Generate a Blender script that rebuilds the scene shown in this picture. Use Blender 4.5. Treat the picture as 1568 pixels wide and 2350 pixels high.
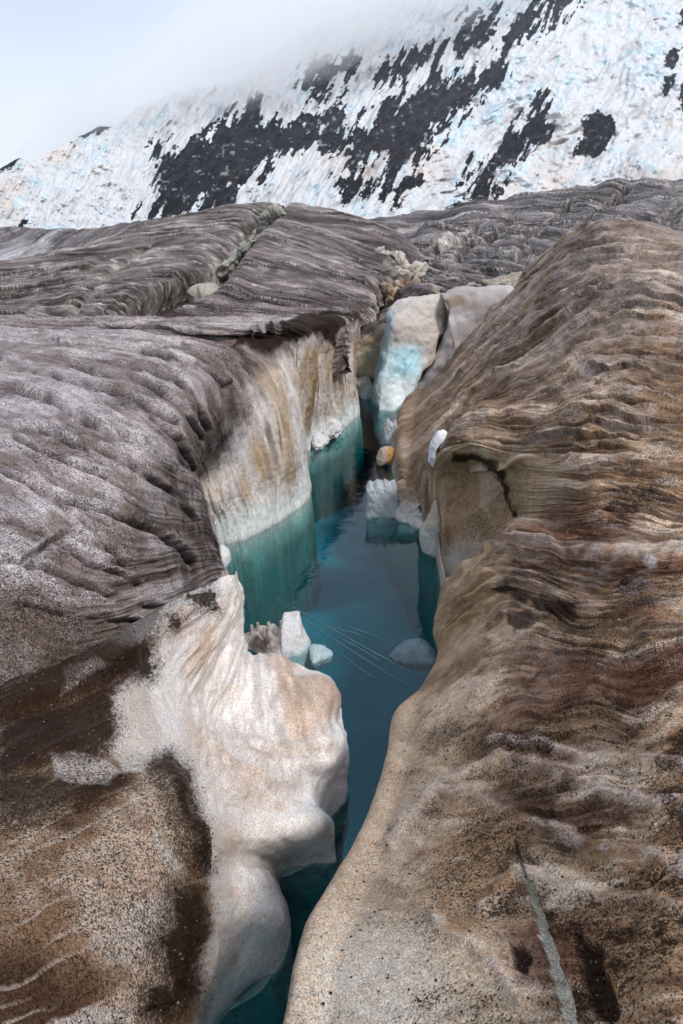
import bpy, math, random
import numpy as np
R = math.radians
for o in list(bpy.data.objects): bpy.data.objects.remove(o)
scn = bpy.context.scene
# ------------------------------------------------------------------ camera
HC, PITCH = 4.5, 21.4
cam_d = bpy.data.cameras.new("camera"); cam = bpy.data.objects.new("camera", cam_d)
scn.collection.objects.link(cam)
cam.location = (0, 0, HC); cam.rotation_euler = (R(90-PITCH), 0, 0)
cam_d.sensor_fit = 'VERTICAL'; cam_d.sensor_height = 36; cam_d.lens = 24
cam_d.clip_start = 0.05; cam_d.clip_end = 20000
scn.camera = cam
# ------------------------------------------------------------------ world, sun, exposure
SUN_EL, SUN_AZ = 50.0, 132.0
w = bpy.data.worlds.new("World"); scn.world = w; w.use_nodes = True
nt = w.node_tree; nt.nodes.clear()
sky = nt.nodes.new('ShaderNodeTexSky'); sky.sky_type = 'NISHITA'; sky.sun_disc = False
sky.sun_elevation = R(SUN_EL); sky.sun_rotation = R(SUN_AZ); sky.air_density = 1.0; sky.dust_density = 2.0
tc = nt.nodes.new('ShaderNodeTexCoord')
mp = nt.nodes.new('ShaderNodeMapping'); mp.inputs['Scale'].default_value = (1.0, 1.0, 3.2)
nz = nt.nodes.new('ShaderNodeTexNoise'); nz.inputs['Scale'].default_value = 2.1; nz.inputs['Detail'].default_value = 5
nz.inputs['Roughness'].default_value = .5
rp = nt.nodes.new('ShaderNodeValToRGB')      # overcast cloud deck, colours in the sky texture's own radiance units
rp.color_ramp.elements[0].position = .35; rp.color_ramp.elements[0].color = (6.7, 7.7, 9.9, 1)
rp.color_ramp.elements[1].position = .68; rp.color_ramp.elements[1].color = (8.4, 9.5, 10.9, 1)
sep = nt.nodes.new('ShaderNodeSeparateXYZ')
mr = nt.nodes.new('ShaderNodeMapRange'); mr.inputs['From Min'].default_value = 0.02; mr.inputs['From Max'].default_value = .30
mr.inputs['To Min'].default_value = 1; mr.inputs['To Max'].default_value = 0
mh = nt.nodes.new('ShaderNodeMixRGB'); mh.inputs['Color2'].default_value = (9.9, 10.5, 11.1, 1)
mx = nt.nodes.new('ShaderNodeMixRGB'); mx.inputs['Fac'].default_value = .88
bg = nt.nodes.new('ShaderNodeBackground'); bg.inputs['Strength'].default_value = .085
out = nt.nodes.new('ShaderNodeOutputWorld')
L = nt.links.new
L(tc.outputs['Generated'], mp.inputs['Vector']); L(mp.outputs['Vector'], nz.inputs['Vector'])
L(nz.outputs['Fac'], rp.inputs['Fac']); L(tc.outputs['Generated'], sep.inputs[0]); L(sep.outputs['Z'], mr.inputs['Value'])
L(mr.outputs[0], mh.inputs['Fac']); L(rp.outputs['Color'], mh.inputs['Color1'])
L(sky.outputs['Color'], mx.inputs['Color1']); L(mh.outputs['Color'], mx.inputs['Color2'])
L(mx.outputs['Color'], bg.inputs['Color']); L(bg.outputs[0], out.inputs['Surface'])
sl = bpy.data.lights.new("sun", 'SUN'); sl.energy = 2.0; sl.angle = R(11); sl.color = (1, .96, .9)
so = bpy.data.objects.new("sun", sl); scn.collection.objects.link(so)
so.rotation_euler = (R(90-SUN_EL), 0, R(180-SUN_AZ))
scn.view_settings.view_transform = 'Standard'; scn.view_settings.look = 'None'
scn.view_settings.exposure = 0.3; scn.view_settings.gamma = 1
scn.cycles.max_bounces = 8; scn.cycles.transparent_max_bounces = 12; scn.cycles.volume_bounces = 5
scn.cycles.diffuse_bounces = 4
# ------------------------------------------------------------------ pixel rays (photo measured 1568 x 2350)
CP, SP = math.cos(R(PITCH)), math.sin(R(PITCH)); TH = .75
def ray(px, py):
    a = (px-784)/1175*TH; b = (1175-py)/1175*TH
    return np.array([a, CP+b*SP, -SP+b*CP])
def Z(px, py, z):
    d = ray(px, py); return np.array([0, 0, HC])+d*((z-HC)/d[2])
def Y(px, py, y):
    d = ray(px, py); return np.array([0, 0, HC])+d*(y/d[1])
def D(p, dx, dy, z): return np.array([p[0]+dx, p[1]+dy, z])
def proj(P):
    v = P-np.array([0, 0, HC]); f = v[..., 1]*CP-v[..., 2]*SP; u = v[..., 1]*SP+v[..., 2]*CP
    f = np.where(f < .05, .05, f)
    return 784+v[..., 0]/f/TH*1175, 1175-u/f/TH*1175, f
# ------------------------------------------------------------------ noise
def _h(i, j, k, s):
    n = (i.astype(np.int64)*374761393+j.astype(np.int64)*668265263+k*2147483647+s*974634777) & 0xffffffff
    n = ((n ^ (n >> 13))*1274126177) & 0xffffffff
    n = ((n ^ (n >> 16))*2246822519) & 0xffffffff
    return ((n ^ (n >> 15)) & 0xffff)/65535.0
def vn(x, y, s=0, k=0):
    x = np.asarray(x, float); y = np.asarray(y, float)
    i = np.floor(x); j = np.floor(y); fx = x-i; fy = y-j
    fx = fx*fx*fx*(fx*(fx*6-15)+10); fy = fy*fy*fy*(fy*(fy*6-15)+10)
    i = i.astype(np.int64); j = j.astype(np.int64)
    a = _h(i, j, k, s); b = _h(i+1, j, k, s); c = _h(i, j+1, k, s); d = _h(i+1, j+1, k, s)
    return ((a+(b-a)*fx)*(1-fy)+(c+(d-c)*fx)*fy)*2-1
def fb(x, y, o=4, s=0, g=.5):
    t = 0; a = 1; n = 0
    for q in range(o):
        t = t+a*vn(x*2**q+q*17.3, y*2**q-q*9.1, s+q); n += a; a *= g
    return t/n
def vn3(P, sc, s=0):
    x, y, z = P[..., 0]*sc, P[..., 1]*sc, P[..., 2]*sc
    k = np.floor(z); f = z-k; f = f*f*(3-2*f); k = k.astype(np.int64)
    return vn(x, y, s, k)*(1-f)+vn(x, y, s, k+1)*f
def fb3(P, sc, o=3, s=0, g=.5):
    t = 0; a = 1; n = 0
    for q in range(o): t = t+a*vn3(P, sc*2**q, s+q*3); n += a; a *= g
    return t/n
def sst(a, b, x):
    t = np.clip((x-a)/(b-a), 0, 1); return t*t*(3-2*t)
def seg_d(px, py, pts, closed=False):
    d = np.full(np.shape(px), 1e9); n = len(pts)
    for q in range(n if closed else n-1):
        ax, ay = pts[q]; bx, by = pts[(q+1) % n]; ux, uy = bx-ax, by-ay
        t = np.clip(((px-ax)*ux+(py-ay)*uy)/(ux*ux+uy*uy+1e-9), 0, 1)
        d = np.minimum(d, np.hypot(px-ax-t*ux, py-ay-t*uy))
    return d
def pdist(px, py, pts):                      # signed distance to a polygon, positive inside
    d = seg_d(px, py, pts, True); ins = np.zeros(np.shape(px), bool); n = len(pts)
    for q in range(n):
        ax, ay = pts[q]; bx, by = pts[(q+1) % n]
        if ay == by: continue
        c = ((ay > py) != (by > py)) & (px < (bx-ax)*(py-ay)/(by-ay)+ax)
        ins ^= c
    return np.where(ins, d, -d)
def ell(px, py, cx, cy, rx, ry, ang=0):      # 1 at centre, 0 at rim, negative outside
    c, s = math.cos(R(ang)), math.sin(R(ang)); x = px-cx; y = py-cy
    return 1-np.sqrt(((x*c+y*s)/rx)**2+((-x*s+y*c)/ry)**2)
def layers(s_, V, K, seed, wob=.35, vf=.9):   # thin beds: slow rise, sharp drop; returns height, crest, groove
    q = s_*K+wob*fb(V*1.3, s_*K*.25, 3, seed); i = np.floor(q); f = q-i
    a = np.clip(.55+.9*vn(i*7.31, V*vf+i*3.7, seed+1), 0, 1); a = a*a
    e = sst(0, .10, f)*f**1.4
    return a*(e-.4), a*sst(.62, .92, f)*sst(1., .93, f), a*np.maximum(sst(.20, .03, f), sst(.95, 1., f))
# ------------------------------------------------------------------ lofts
def cr(A, n):                                # Catmull-Rom along axis 0, n samples, returns samples
    m = A.shape[0]; t = np.linspace(0, m-1, n); i = np.minimum(t.astype(int), m-2); f = (t-i).reshape((-1,)+(1,)*(A.ndim-1))
    Pd = np.concatenate([[2*A[0]-A[1]], A, [2*A[-1]-A[-2]]])
    p0, p1, p2, p3 = Pd[i], Pd[i+1], Pd[i+2], Pd[i+3]
    return .5*((2*p1)+(p2-p0)*f+(2*p0-5*p1+4*p2-p3)*f*f+(3*p1-p0-3*p2+p3)*f**3), t
def loft(rows, nu, nv):
    A = np.array(rows, float); G, tu = cr(A, nu); G, tv = cr(np.swapaxes(G, 0, 1), nv)
    G = np.swapaxes(G, 0, 1)
    U, V = np.meshgrid(tu, tv, indexing='ij')
    return G, U, V
def normals(G, flip=False):
    du = np.gradient(G, axis=0); dv = np.gradient(G, axis=1); n = np.cross(du, dv)
    n /= np.linalg.norm(n, axis=-1, keepdims=True)+1e-12
    return -n if flip else n
def extend(G, c, sp, flow, side, dist, n=46, seed=0):     # carries the ground on past the last column, sideways
    e = 0 if side < 0 else -1; t = (np.linspace(1/n, 1, n)**1.6)[None, :, None]; k = np.ones((1, n))
    A = G[:, e:(e+1) or None]+t*np.array([side*dist, 0, 0]); A[..., 2] += (.16*fb(A[..., 0]*.7, A[..., 1]*.7, 4, 700+seed)*sst(0, .3, t[..., 0]))*max(1, dist/12)
    var = fb(A[..., 0]*1.1, A[..., 1]*1.1+A[..., 0]*.3, 4, 711+seed)
    Ac = np.broadcast_to(c[:, e:(e+1) or None], A.shape)*(1+.5*var*sst(0, .2, t[..., 0]))[..., None]
    t2 = sst(0, .45, t[..., 0]+.25*var)[..., None]; mean = c[:, e:(e+1) or None].reshape(-1, 3).mean(0); Ac = Ac*(1-t2)+mean*(1+.9*var[..., None]+.35*fb(A[..., 0]*4, A[..., 1]*4, 3, 717)[..., None])*t2
    As = np.broadcast_to(sp, G.shape[:2])[:, e:(e+1) or None]*k
    Af = [np.broadcast_to(q, G.shape[:2])[:, e:(e+1) or None]*k+(side*t[..., 0]*dist*.4 if j == 1 else 0) for j, q in enumerate(flow)]
    o = (lambda a, b: np.concatenate([b[:, ::-1], a], 1)) if side < 0 else (lambda a, b: np.concatenate([a, b], 1))
    return o(G, A), o(np.array(c), Ac), o(np.array(np.broadcast_to(sp, G.shape[:2])), As), [o(np.array(np.broadcast_to(q, G.shape[:2])), a_) for q, a_ in zip(flow, Af)]
def up_normals(G, ref=None):
    n = normals(G)
    v = np.array([0, 0, HC])-G if ref is None else ref
    sgn = np.sign(np.sum(np.sum(n*v, axis=-1) > 0)-n[..., 0].size/2)
    return n if sgn > 0 else -n
def grid_mesh(name, G, col, mat, parent=None, closeu=False, closev=False, keep=None, origin=None, flow=None):
    nu, nv = G.shape[:2]
    idx = np.arange(nu*nv).reshape(nu, nv)
    if closeu: idx = np.concatenate([idx, idx[:1]], 0)
    if closev: idx = np.concatenate([idx, idx[:, :1]], 1)
    f = np.stack([idx[:-1, :-1], idx[1:, :-1], idx[1:, 1:], idx[:-1, 1:]], -1).reshape(-1, 4)
    if keep is not None: f = f[keep.reshape(-1)]
    V = G.reshape(-1, 3); C = None if col is None else col.reshape(-1, 4)
    F = None if flow is None else np.stack([np.broadcast_to(q, G.shape[:2]) for q in flow], -1).reshape(-1, 3)
    if keep is not None:
        u, inv = np.unique(f, return_inverse=True); f = inv.reshape(-1, 4); V = V[u]; C = C[u] if C is not None else None; F = F[u] if F is not None else None
    return raw_mesh(name, V, f, C, mat, parent, origin, F)
def raw_mesh(name, V, f, C, mat, parent=None, origin=None, F=None):
    me = bpy.data.meshes.new(name); V = np.array(V, float); f = np.array(f)
    off = np.zeros(3)
    if parent is None and origin is not False:
        off = np.array([V[:, 0].mean(), V[:, 1].mean(), V[:, 2].min()]) if origin is None else np.array(origin, float)
    me.vertices.add(len(V)); me.vertices.foreach_set('co', (V-off).astype(np.float32).ravel())
    k = f.shape[1]; me.loops.add(f.size); me.loops.foreach_set('vertex_index', f.astype(np.int32).ravel())
    me.polygons.add(len(f)); me.polygons.foreach_set('loop_start', np.arange(0, f.size, k, dtype=np.int32))
    me.polygons.foreach_set('loop_total', np.full(len(f), k, np.int32))
    me.polygons.foreach_set('use_smooth', np.ones(len(f), bool))
    if C is not None:
        a = me.color_attributes.new('col', 'FLOAT_COLOR', 'POINT'); a.data.foreach_set('color', C.astype(np.float32).ravel())
    if F is not None:
        a = me.attributes.new('flow', 'FLOAT_VECTOR', 'POINT'); a.data.foreach_set('vector', F.astype(np.float32).ravel())
    me.update(calc_edges=True); me.validate()
    me.materials.append(mat)
    o = bpy.data.objects.new(name, me); scn.collection.objects.link(o)
    o.location = off
    if parent is not None: o.parent = parent; o.matrix_parent_inverse.identity(); o.location = off-np.array(parent.location)
    return o
def tag(o, label=None, cat=None, group=None, kind=None):
    if label: o['label'] = label
    if cat: o['category'] = cat
    if group: o['group'] = group
    if kind: o['kind'] = kind
    return o
def empty(name, loc):
    o = bpy.data.objects.new(name, None); scn.collection.objects.link(o); o.location = loc; return o
def mix(a, b, t): 
    t = np.asarray(t)[..., None]; return a*(1-t)+np.array(b)*t
def rgba(c, sp):                              # colour + amount of grit
    return np.concatenate([np.clip(c, 0.005, .95), np.clip(sp, 0, 1)[..., None]], -1)
def solid(G, c): return np.broadcast_to(np.array(c, float), G.shape).copy()
# ------------------------------------------------------------------ materials
def node(nt, t, **kw):
    n = nt.nodes.new(t)
    for k, v in kw.items():
        if k in n.inputs: n.inputs[k].default_value = v
        else: setattr(n, k, v)
    return n
def ice_mat(name, grain=1.0, grit=(.018, .010, .006), rough=.55, scale=1.0, bump=.5, sss=0.0, ior=1.31, gl=.22, dist=.02, glint=.0, fbump=.8):
    m = bpy.data.materials.new(name); m.use_nodes = True; nt = m.node_tree; nt.nodes.clear(); L = nt.links.new
    o = node(nt, 'ShaderNodeOutputMaterial'); b = node(nt, 'ShaderNodeBsdfPrincipled', Roughness=rough)
    b.inputs['IOR'].default_value = ior; b.inputs['Specular IOR Level'].default_value = gl
    if sss: 
        b.inputs['Subsurface Weight'].default_value = sss; b.inputs['Subsurface Radius'].default_value = (.015, .03, .042); b.inputs['Subsurface Scale'].default_value = 1
    at = node(nt, 'ShaderNodeAttribute', attribute_name='col')
    tc = node(nt, 'ShaderNodeTexCoord')
    n1 = node(nt, 'ShaderNodeTexNoise', Scale=130*scale, Detail=4.0, Roughness=.7)
    n2 = node(nt, 'ShaderNodeTexNoise', Scale=22*scale, Detail=8.0, Roughness=.78)
    n3 = node(nt, 'ShaderNodeTexVoronoi', Scale=150*scale)
    for n in (n1, n2, n3): L(tc.outputs['Object'], n.inputs['Vector'])
    # grit = smoothstep(threshold(alpha)) of noise
    th = node(nt, 'ShaderNodeMapRange'); th.inputs['To Min'].default_value = .70; th.inputs['To Max'].default_value = .40
    L(at.outputs['Alpha'], th.inputs['Value'])
    ad = node(nt, 'ShaderNodeMath', operation='MULTIPLY_ADD'); ad.inputs[1].default_value = .36
    sc = node(nt, 'ShaderNodeMath', operation='MULTIPLY'); sc.inputs[1].default_value = .64
    L(n2.outputs['Fac'], ad.inputs[0]); L(n1.outputs['Fac'], sc.inputs[0]); L(sc.outputs[0], ad.inputs[2])
    sb = node(nt, 'ShaderNodeMath', operation='SUBTRACT'); L(ad.outputs[0], sb.inputs[0]); L(th.outputs[0], sb.inputs[1])
    vs_ = node(nt, 'ShaderNodeSeparateColor'); L(n3.outputs['Color'], vs_.inputs[0])
    vm_ = node(nt, 'ShaderNodeMath', operation='MULTIPLY_ADD'); vm_.inputs[1].default_value = .22; L(vs_.outputs[0], vm_.inputs[0]); L(sb.outputs[0], vm_.inputs[2])
    vo_ = node(nt, 'ShaderNodeMath', operation='SUBTRACT'); vo_.inputs[1].default_value = .13; L(vm_.outputs[0], vo_.inputs[0]); sb = vo_
    mr = node(nt, 'ShaderNodeMapRange', interpolation_type='SMOOTHSTEP'); mr.inputs['From Min'].default_value = -.02; mr.inputs['From Max'].default_value = .05
    mr.inputs['To Max'].default_value = .88
    L(sb.outputs[0], mr.inputs['Value'])
    sg_ = node(nt, 'ShaderNodeMapRange'); sg_.inputs['To Min'].default_value = gl; sg_.inputs['To Max'].default_value = .03; L(at.outputs['Alpha'], sg_.inputs['Value']); L(sg_.outputs[0], b.inputs['Specular IOR Level'])
    # brightness grain
    g = node(nt, 'ShaderNodeMapRange'); g.inputs['From Min'].default_value = .36; g.inputs['From Max'].default_value = .64
    g.inputs['To Min'].default_value = 1-.45*grain; g.inputs['To Max'].default_value = 1+.48*grain; L(n1.outputs['Fac'], g.inputs['Value'])
    fa_ = node(nt, 'ShaderNodeAttribute', attribute_name='flow'); fs = node(nt, 'ShaderNodeSeparateXYZ'); L(fa_.outputs['Vector'], fs.inputs[0])
    fc_ = node(nt, 'ShaderNodeCombineXYZ'); L(fs.outputs['X'], fc_.inputs['X']); L(fs.outputs['Y'], fc_.inputs['Y'])
    fn_ = node(nt, 'ShaderNodeTexNoise', Scale=1.0, Detail=5.0, Roughness=.62, Distortion=.06); L(fc_.outputs[0], fn_.inputs['Vector'])
    fr_ = node(nt, 'ShaderNodeMapRange'); fr_.inputs['From Min'].default_value = .34; fr_.inputs['From Max'].default_value = .66
    fr_.inputs['To Min'].default_value = -1; fr_.inputs['To Max'].default_value = 1; L(fn_.outputs['Fac'], fr_.inputs['Value'])
    fm_ = node(nt, 'ShaderNodeMath', operation='MULTIPLY'); L(fr_.outputs[0], fm_.inputs[0]); L(fs.outputs['Z'], fm_.inputs[1])
    fe_ = node(nt, 'ShaderNodeMath', operation='POWER'); fe_.inputs[0].default_value = 2.1; L(fm_.outputs[0], fe_.inputs[1])
    vg_ = node(nt, 'ShaderNodeMapRange'); vg_.inputs['To Min'].default_value = 1-.26*grain; vg_.inputs['To Max'].default_value = 1+.26*grain; L(vs_.outputs[1], vg_.inputs['Value'])
    g2_ = node(nt, 'ShaderNodeMath', operation='MULTIPLY'); L(g.outputs[0], g2_.inputs[0]); L(vg_.outputs[0], g2_.inputs[1]); g = g2_
    gf = node(nt, 'ShaderNodeMath', operation='MULTIPLY'); L(g.outputs[0], gf.inputs[0]); L(fe_.outputs[0], gf.inputs[1]); g = gf
    gm = node(nt, 'ShaderNodeVectorMath', operation='SCALE'); L(at.outputs['Color'], gm.inputs[0]); L(g.outputs[0], gm.inputs['Scale'])
    # hue drift
    hn = node(nt, 'ShaderNodeTexNoise', Scale=23*scale, Detail=4.0); L(tc.outputs['Object'], hn.inputs['Vector'])
    hc = node(nt, 'ShaderNodeMixRGB', blend_type='MULTIPLY'); hc.inputs['Color2'].default_value = (1.0, .86, .74, 1)
    hr = node(nt, 'ShaderNodeMapRange'); hr.inputs['From Min'].default_value = .45; hr.inputs['From Max'].default_value = .75; L(hn.outputs['Fac'], hr.inputs['Value'])
    L(hr.outputs[0], hc.inputs['Fac']); L(gm.outputs[0], hc.inputs['Color1'])
    c = node(nt, 'ShaderNodeMixRGB'); c.inputs['Color2'].default_value = grit+(1,)
    L(mr.outputs[0], c.inputs['Fac']); L(hc.outputs[0], c.inputs['Color1']); L(c.outputs[0], b.inputs['Base Color'])
    # bump
    bs = node(nt, 'ShaderNodeMath', operation='MULTIPLY_ADD'); bs.inputs[1].default_value = .6
    L(n2.outputs['Fac'], bs.inputs[0]); L(n1.outputs['Fac'], bs.inputs[2])
    b2_ = node(nt, 'ShaderNodeMath', operation='MULTIPLY_ADD'); b2_.inputs[1].default_value = fbump; L(fm_.outputs[0], b2_.inputs[0]); L(bs.outputs[0], b2_.inputs[2]); bs = b2_
    bp = node(nt, 'ShaderNodeBump', Strength=bump, Distance=dist); L(bs.outputs[0], bp.inputs['Height']); L(bp.outputs[0], b.inputs['Normal'])
    # glints of wet crystals: low roughness cells
    if glint:
        gr = node(nt, 'ShaderNodeMapRange'); gr.inputs['From Min'].default_value = .0; gr.inputs['From Max'].default_value = .5
        gr.inputs['To Min'].default_value = .18; gr.inputs['To Max'].default_value = rough; L(n3.outputs['Color'], gr.inputs['Value']); L(gr.outputs[0], b.inputs['Roughness'])
    L(b.outputs[0], o.inputs['Surface'])
    return m
M_near = ice_mat('dirty_glacier_ice', scale=1.0, glint=1)
M_clean = ice_mat('white_glacier_ice', scale=1.2, glint=1, sss=.28, rough=.34, bump=.45, dist=.012)
M_far = ice_mat('distant_glacier_ice', scale=.35, bump=.6, dist=.05)
M_snow = ice_mat('mountain_snow', grain=.25, scale=.006, grit=(.12, .13, .15), rough=.8, bump=.5, dist=5, gl=.1)
M_rock = ice_mat('mountain_rock', scale=.006, grit=(.018, .015, .02), rough=.9, bump=1.0, dist=9, gl=.1)
def clear_mat(name, col=(.92, .97, 1)):
    m = bpy.data.materials.new(name); m.use_nodes = True; nt = m.node_tree; b = nt.nodes['Principled BSDF']; L = nt.links.new
    b.inputs['Base Color'].default_value = col+(1,); b.inputs['Transmission Weight'].default_value = .5
    b.inputs['Roughness'].default_value = .12; b.inputs['IOR'].default_value = 1.31
    tc = node(nt, 'ShaderNodeTexCoord'); n = node(nt, 'ShaderNodeTexNoise', Scale=9.0, Detail=6.0, Roughness=.65); mq = node(nt, 'ShaderNodeMapping'); mq.inputs['Scale'].default_value = (3, 3, .8); L(tc.outputs['Object'], mq.inputs['Vector']); L(mq.outputs[0], n.inputs['Vector'])
    bp = node(nt, 'ShaderNodeBump', Strength=1.0, Distance=.05); L(n.outputs['Fac'], bp.inputs['Height']); L(bp.outputs[0], b.inputs['Normal'])
    return m
M_clear = clear_mat('clear_ice')
def water_mat():
    m = bpy.data.materials.new('meltwater'); m.use_nodes = True; nt = m.node_tree; nt.nodes.clear(); L = nt.links.new
    o = node(nt, 'ShaderNodeOutputMaterial'); tr = node(nt, 'ShaderNodeBsdfTransparent'); tr.inputs[0].default_value = (.90, .97, .98, 1)
    gl = node(nt, 'ShaderNodeBsdfGlossy', Roughness=.015); fr = node(nt, 'ShaderNodeFresnel', IOR=1.37); mx = node(nt, 'ShaderNodeMixShader')
    tc = node(nt, 'ShaderNodeTexCoord'); mp = node(nt, 'ShaderNodeMapping'); mp.inputs['Scale'].default_value = (1, 1.3, 1)
    n1 = node(nt, 'ShaderNodeTexNoise', Scale=2.2, Detail=3.0, Distortion=.6); n2 = node(nt, 'ShaderNodeTexNoise', Scale=9.0, Detail=2.0)
    L(tc.outputs['Object'], mp.inputs['Vector']); L(mp.outputs[0], n1.inputs['Vector']); L(mp.outputs[0], n2.inputs['Vector'])
    ms = node(nt, 'ShaderNodeMath', operation='MULTIPLY_ADD'); ms.inputs[1].default_value = .18; L(n2.outputs['Fac'], ms.inputs[0]); L(n1.outputs['Fac'], ms.inputs[2])
    bp = node(nt, 'ShaderNodeBump', Strength=.24, Distance=.03); L(ms.outputs[0], bp.inputs['Height'])
    L(bp.outputs[0], gl.inputs['Normal']); L(bp.outputs[0], fr.inputs['Normal'])
    L(fr.outputs[0], mx.inputs[0]); L(tr.outputs[0], mx.inputs[1]); L(gl.outputs[0], mx.inputs[2]); L(mx.outputs[0], o.inputs['Surface'])
    va = node(nt, 'ShaderNodeVolumeAbsorption', Density=.95); va.inputs['Color'].default_value = (.0, .82, .855, 1); L(va.outputs[0], o.inputs['Volume'])
    return m
M_water = water_mat()

# ================================================================== LEFT BANK
def wallpts(L_, dx=.05, dy=.12):
    return [D(L_, dx, dy, max(.02, L_[2]*.5)), D(L_, dx*1.3, dy*1.6, -.3), D(L_, dx, dy*1.5, -3.2)]
LB = []
def row(a, b): LB.append(a+b)
r = [Z(-260, 1800, 2.3), Z(0, 1680, 2.2), Z(170, 1570, 2.05), Z(290, 1500, 1.85), Z(380, 1450, 1.5), Z(440, 1405, 1.1), Z(480, 1385, .7)]; row(r, wallpts(r[-1]))
r = [Z(-260, 1560, 2.5), Z(0, 1480, 2.45), Z(150, 1450, 2.3), Z(280, 1415, 2.1), Z(370, 1380, 1.85), Z(435, 1345, 1.35), Z(503, 1312, .45)]; row(r, wallpts(r[-1]))
r = [Z(-260, 1330, 2.75), Z(0, 1340, 2.65), Z(150, 1350, 2.45), Z(280, 1340, 2.25), Z(370, 1315, 1.95), Z(435, 1290, 1.5), Z(500, 1280, .62)]; row(r, wallpts(r[-1]))
r = [Z(-260, 1170, 2.85), Z(0, 1210, 2.8), Z(150, 1245, 2.6), Z(275, 1265, 2.4), Z(365, 1255, 2.1), Z(430, 1235, 1.65), Z(485, 1230, .95)]; row(r, wallpts(r[-1]))
r = [Z(-260, 1060, 2.95), Z(0, 1090, 2.9), Z(150, 1140, 2.72), Z(270, 1170, 2.55), Z(350, 1180, 2.28), Z(420, 1178, 1.85), Z(474, 1180, 1.22)]; row(r, wallpts(r[-1]))
r = [Z(-260, 965, 3.0), Z(0, 990, 3.0), Z(150, 1030, 2.9), Z(260, 1065, 2.75), Z(340, 1085, 2.55), Z(410, 1095, 2.2), Z(462, 1120, 1.6)]; row(r, [Y(470, 1180, 9.75), Z(476, 1262, -.02), D(Z(476, 1262, 0), .1, .1, -3.2)])
r = [Z(-260, 885, 3.05), Z(0, 905, 3.05), Z(170, 935, 2.97), Z(290, 975, 2.85), Z(370, 1010, 2.65), Z(425, 1045, 2.3), Y(458, 1095, 9.6)]; row(r, [Y(480, 1160, 9.85), Z(510, 1250, 0), D(Z(510, 1250, 0), .15, .1, -3.2)])
r = [Z(-260, 825, 3.1), Z(0, 840, 3.1), Z(180, 862, 3.04), Z(310, 895, 2.95), Z(400, 935, 2.78), Z(452, 985, 2.4), Y(488, 1055, 9.85)]; row(r, [Y(520, 1140, 10.05), Z(552, 1238, 0), D(Z(552, 1238, 0), .2, 0, -3.2)])
r = [Z(-260, 785, 3.12), Z(0, 797, 3.12), Z(180, 810, 3.1), Z(330, 832, 3.05), Z(430, 865, 2.9), Z(498, 915, 2.5), Y(545, 990, 10.35)]; row(r, [Y(580, 1100, 10.6), Z(606, 1215, 0), D(Z(606, 1215, 0), .25, -.1, -3.2)])
r = [Z(-260, 763, 3.12), Z(0, 773, 3.12), Z(180, 782, 3.12), Z(340, 794, 3.1), Z(455, 815, 2.97), Z(535, 850, 2.66), Y(598, 930, 11.15)]; row(r, [Y(638, 1060, 11.2), Z(658, 1183, 0), D(Z(658, 1183, 0), .3, -.2, -3.2)])
r = [Z(-260, 750, 3.13), Z(0, 757, 3.13), Z(180, 764, 3.13), Z(340, 772, 3.12), Z(475, 782, 3.03), Z(585, 806, 2.80), Y(645, 880, 12.1)]; row(r, [Y(686, 1020, 12.0), Z(709, 1142, 0), D(Z(709, 1142, 0), .3, -.2, -3.2)])
r = [Z(-260, 743, 3.15), Z(0, 749, 3.15), Z(180, 755, 3.15), Z(340, 760, 3.15), Z(490, 768, 3.1), Y(630, 787, 13.3), Y(668, 850, 13.6)]; row(r, [Y(684, 950, 13.8), Z(697, 1080, 0), D(Z(697, 1080, 0), .1, 0, -3.2)])
r = [Z(-260, 737, 3.17), Z(0, 743, 3.17), Z(180, 749, 3.17), Z(340, 753, 3.17), Z(510, 758, 3.15), Y(690, 765, 14.6), Y(704, 825, 14.8)]; row(r, [Y(700, 920, 15.0), Z(703, 1035, 0), D(Z(703, 1035, 0), .1, 0, -3.2)])
r = [Z(-260, 732, 3.2), Z(0, 737, 3.2), Z(180, 742, 3.2), Z(340, 747, 3.2), Y(530, 747, 15.3), Y(730, 749, 15.8), Y(732, 815, 16.0)]; row(r, [Y(735, 915, 16.0), Z(742, 1010, 0), D(Z(742, 1010, 0), .2, 0, -3.2)])
r = [Z(-260, 729, 3.2), Z(0, 733, 3.2), Z(180, 738, 3.2), Z(340, 742, 3.2), Y(550, 741, 16.4), Y(768, 738, 17.1), Y(774, 805, 17.2)]; row(r, [Y(775, 905, 17.3), Z(786, 982, 0), D(Z(786, 982, 0), .2, 0, -3.2)])
r = [Z(-260, 727, 3.2), Z(0, 731, 3.2), Z(180, 735, 3.2), Z(340, 739, 3.2), Y(560, 738, 17.6), Y(798, 730, 18.4), Y(808, 800, 18.5)]; row(r, [Y(812, 885, 18.6), Z(822, 952, 0), D(Z(822, 952, 0), .3, 0, -3.2)])
r = [D(LB[-1][q], 0, 1.6 if q < 5 else 1.1, [2.9, 2.9, 2.9, 2.9, 2.7, 2.6, 1.9][q]) for q in range(7)]
row(r, [D(LB[-1][7], -.05, .9, 1), D(LB[-1][8], -.1, 1.2, 0), D(LB[-1][9], 0, 1.2, -3.2)])
G, U, V = loft(LB, 900, 560)
N = up_normals(G); px, py, f = proj(G)
amp = np.clip(f/9, .25, 1.6)
wall = sst(5.6-.5*sst(7, 10, U), 6.8-.9*sst(7, 10, U), V)*sst(3.6, 5.2, U)             # the clean face above the water
wrp = fb(V*.5, U*.5, 3, 5)*.30
su = U+wrp+.30*np.sin(V*.9)
su = su+.42*np.minimum(V, 5)
st = fb(su*2.3, V*.30, 4, 11, .62)                     # strata ridges along the rows
st2 = 1-np.abs(fb(su*3.6, V*.5, 3, 23, .6))*2.2       # sharp crests
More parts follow.
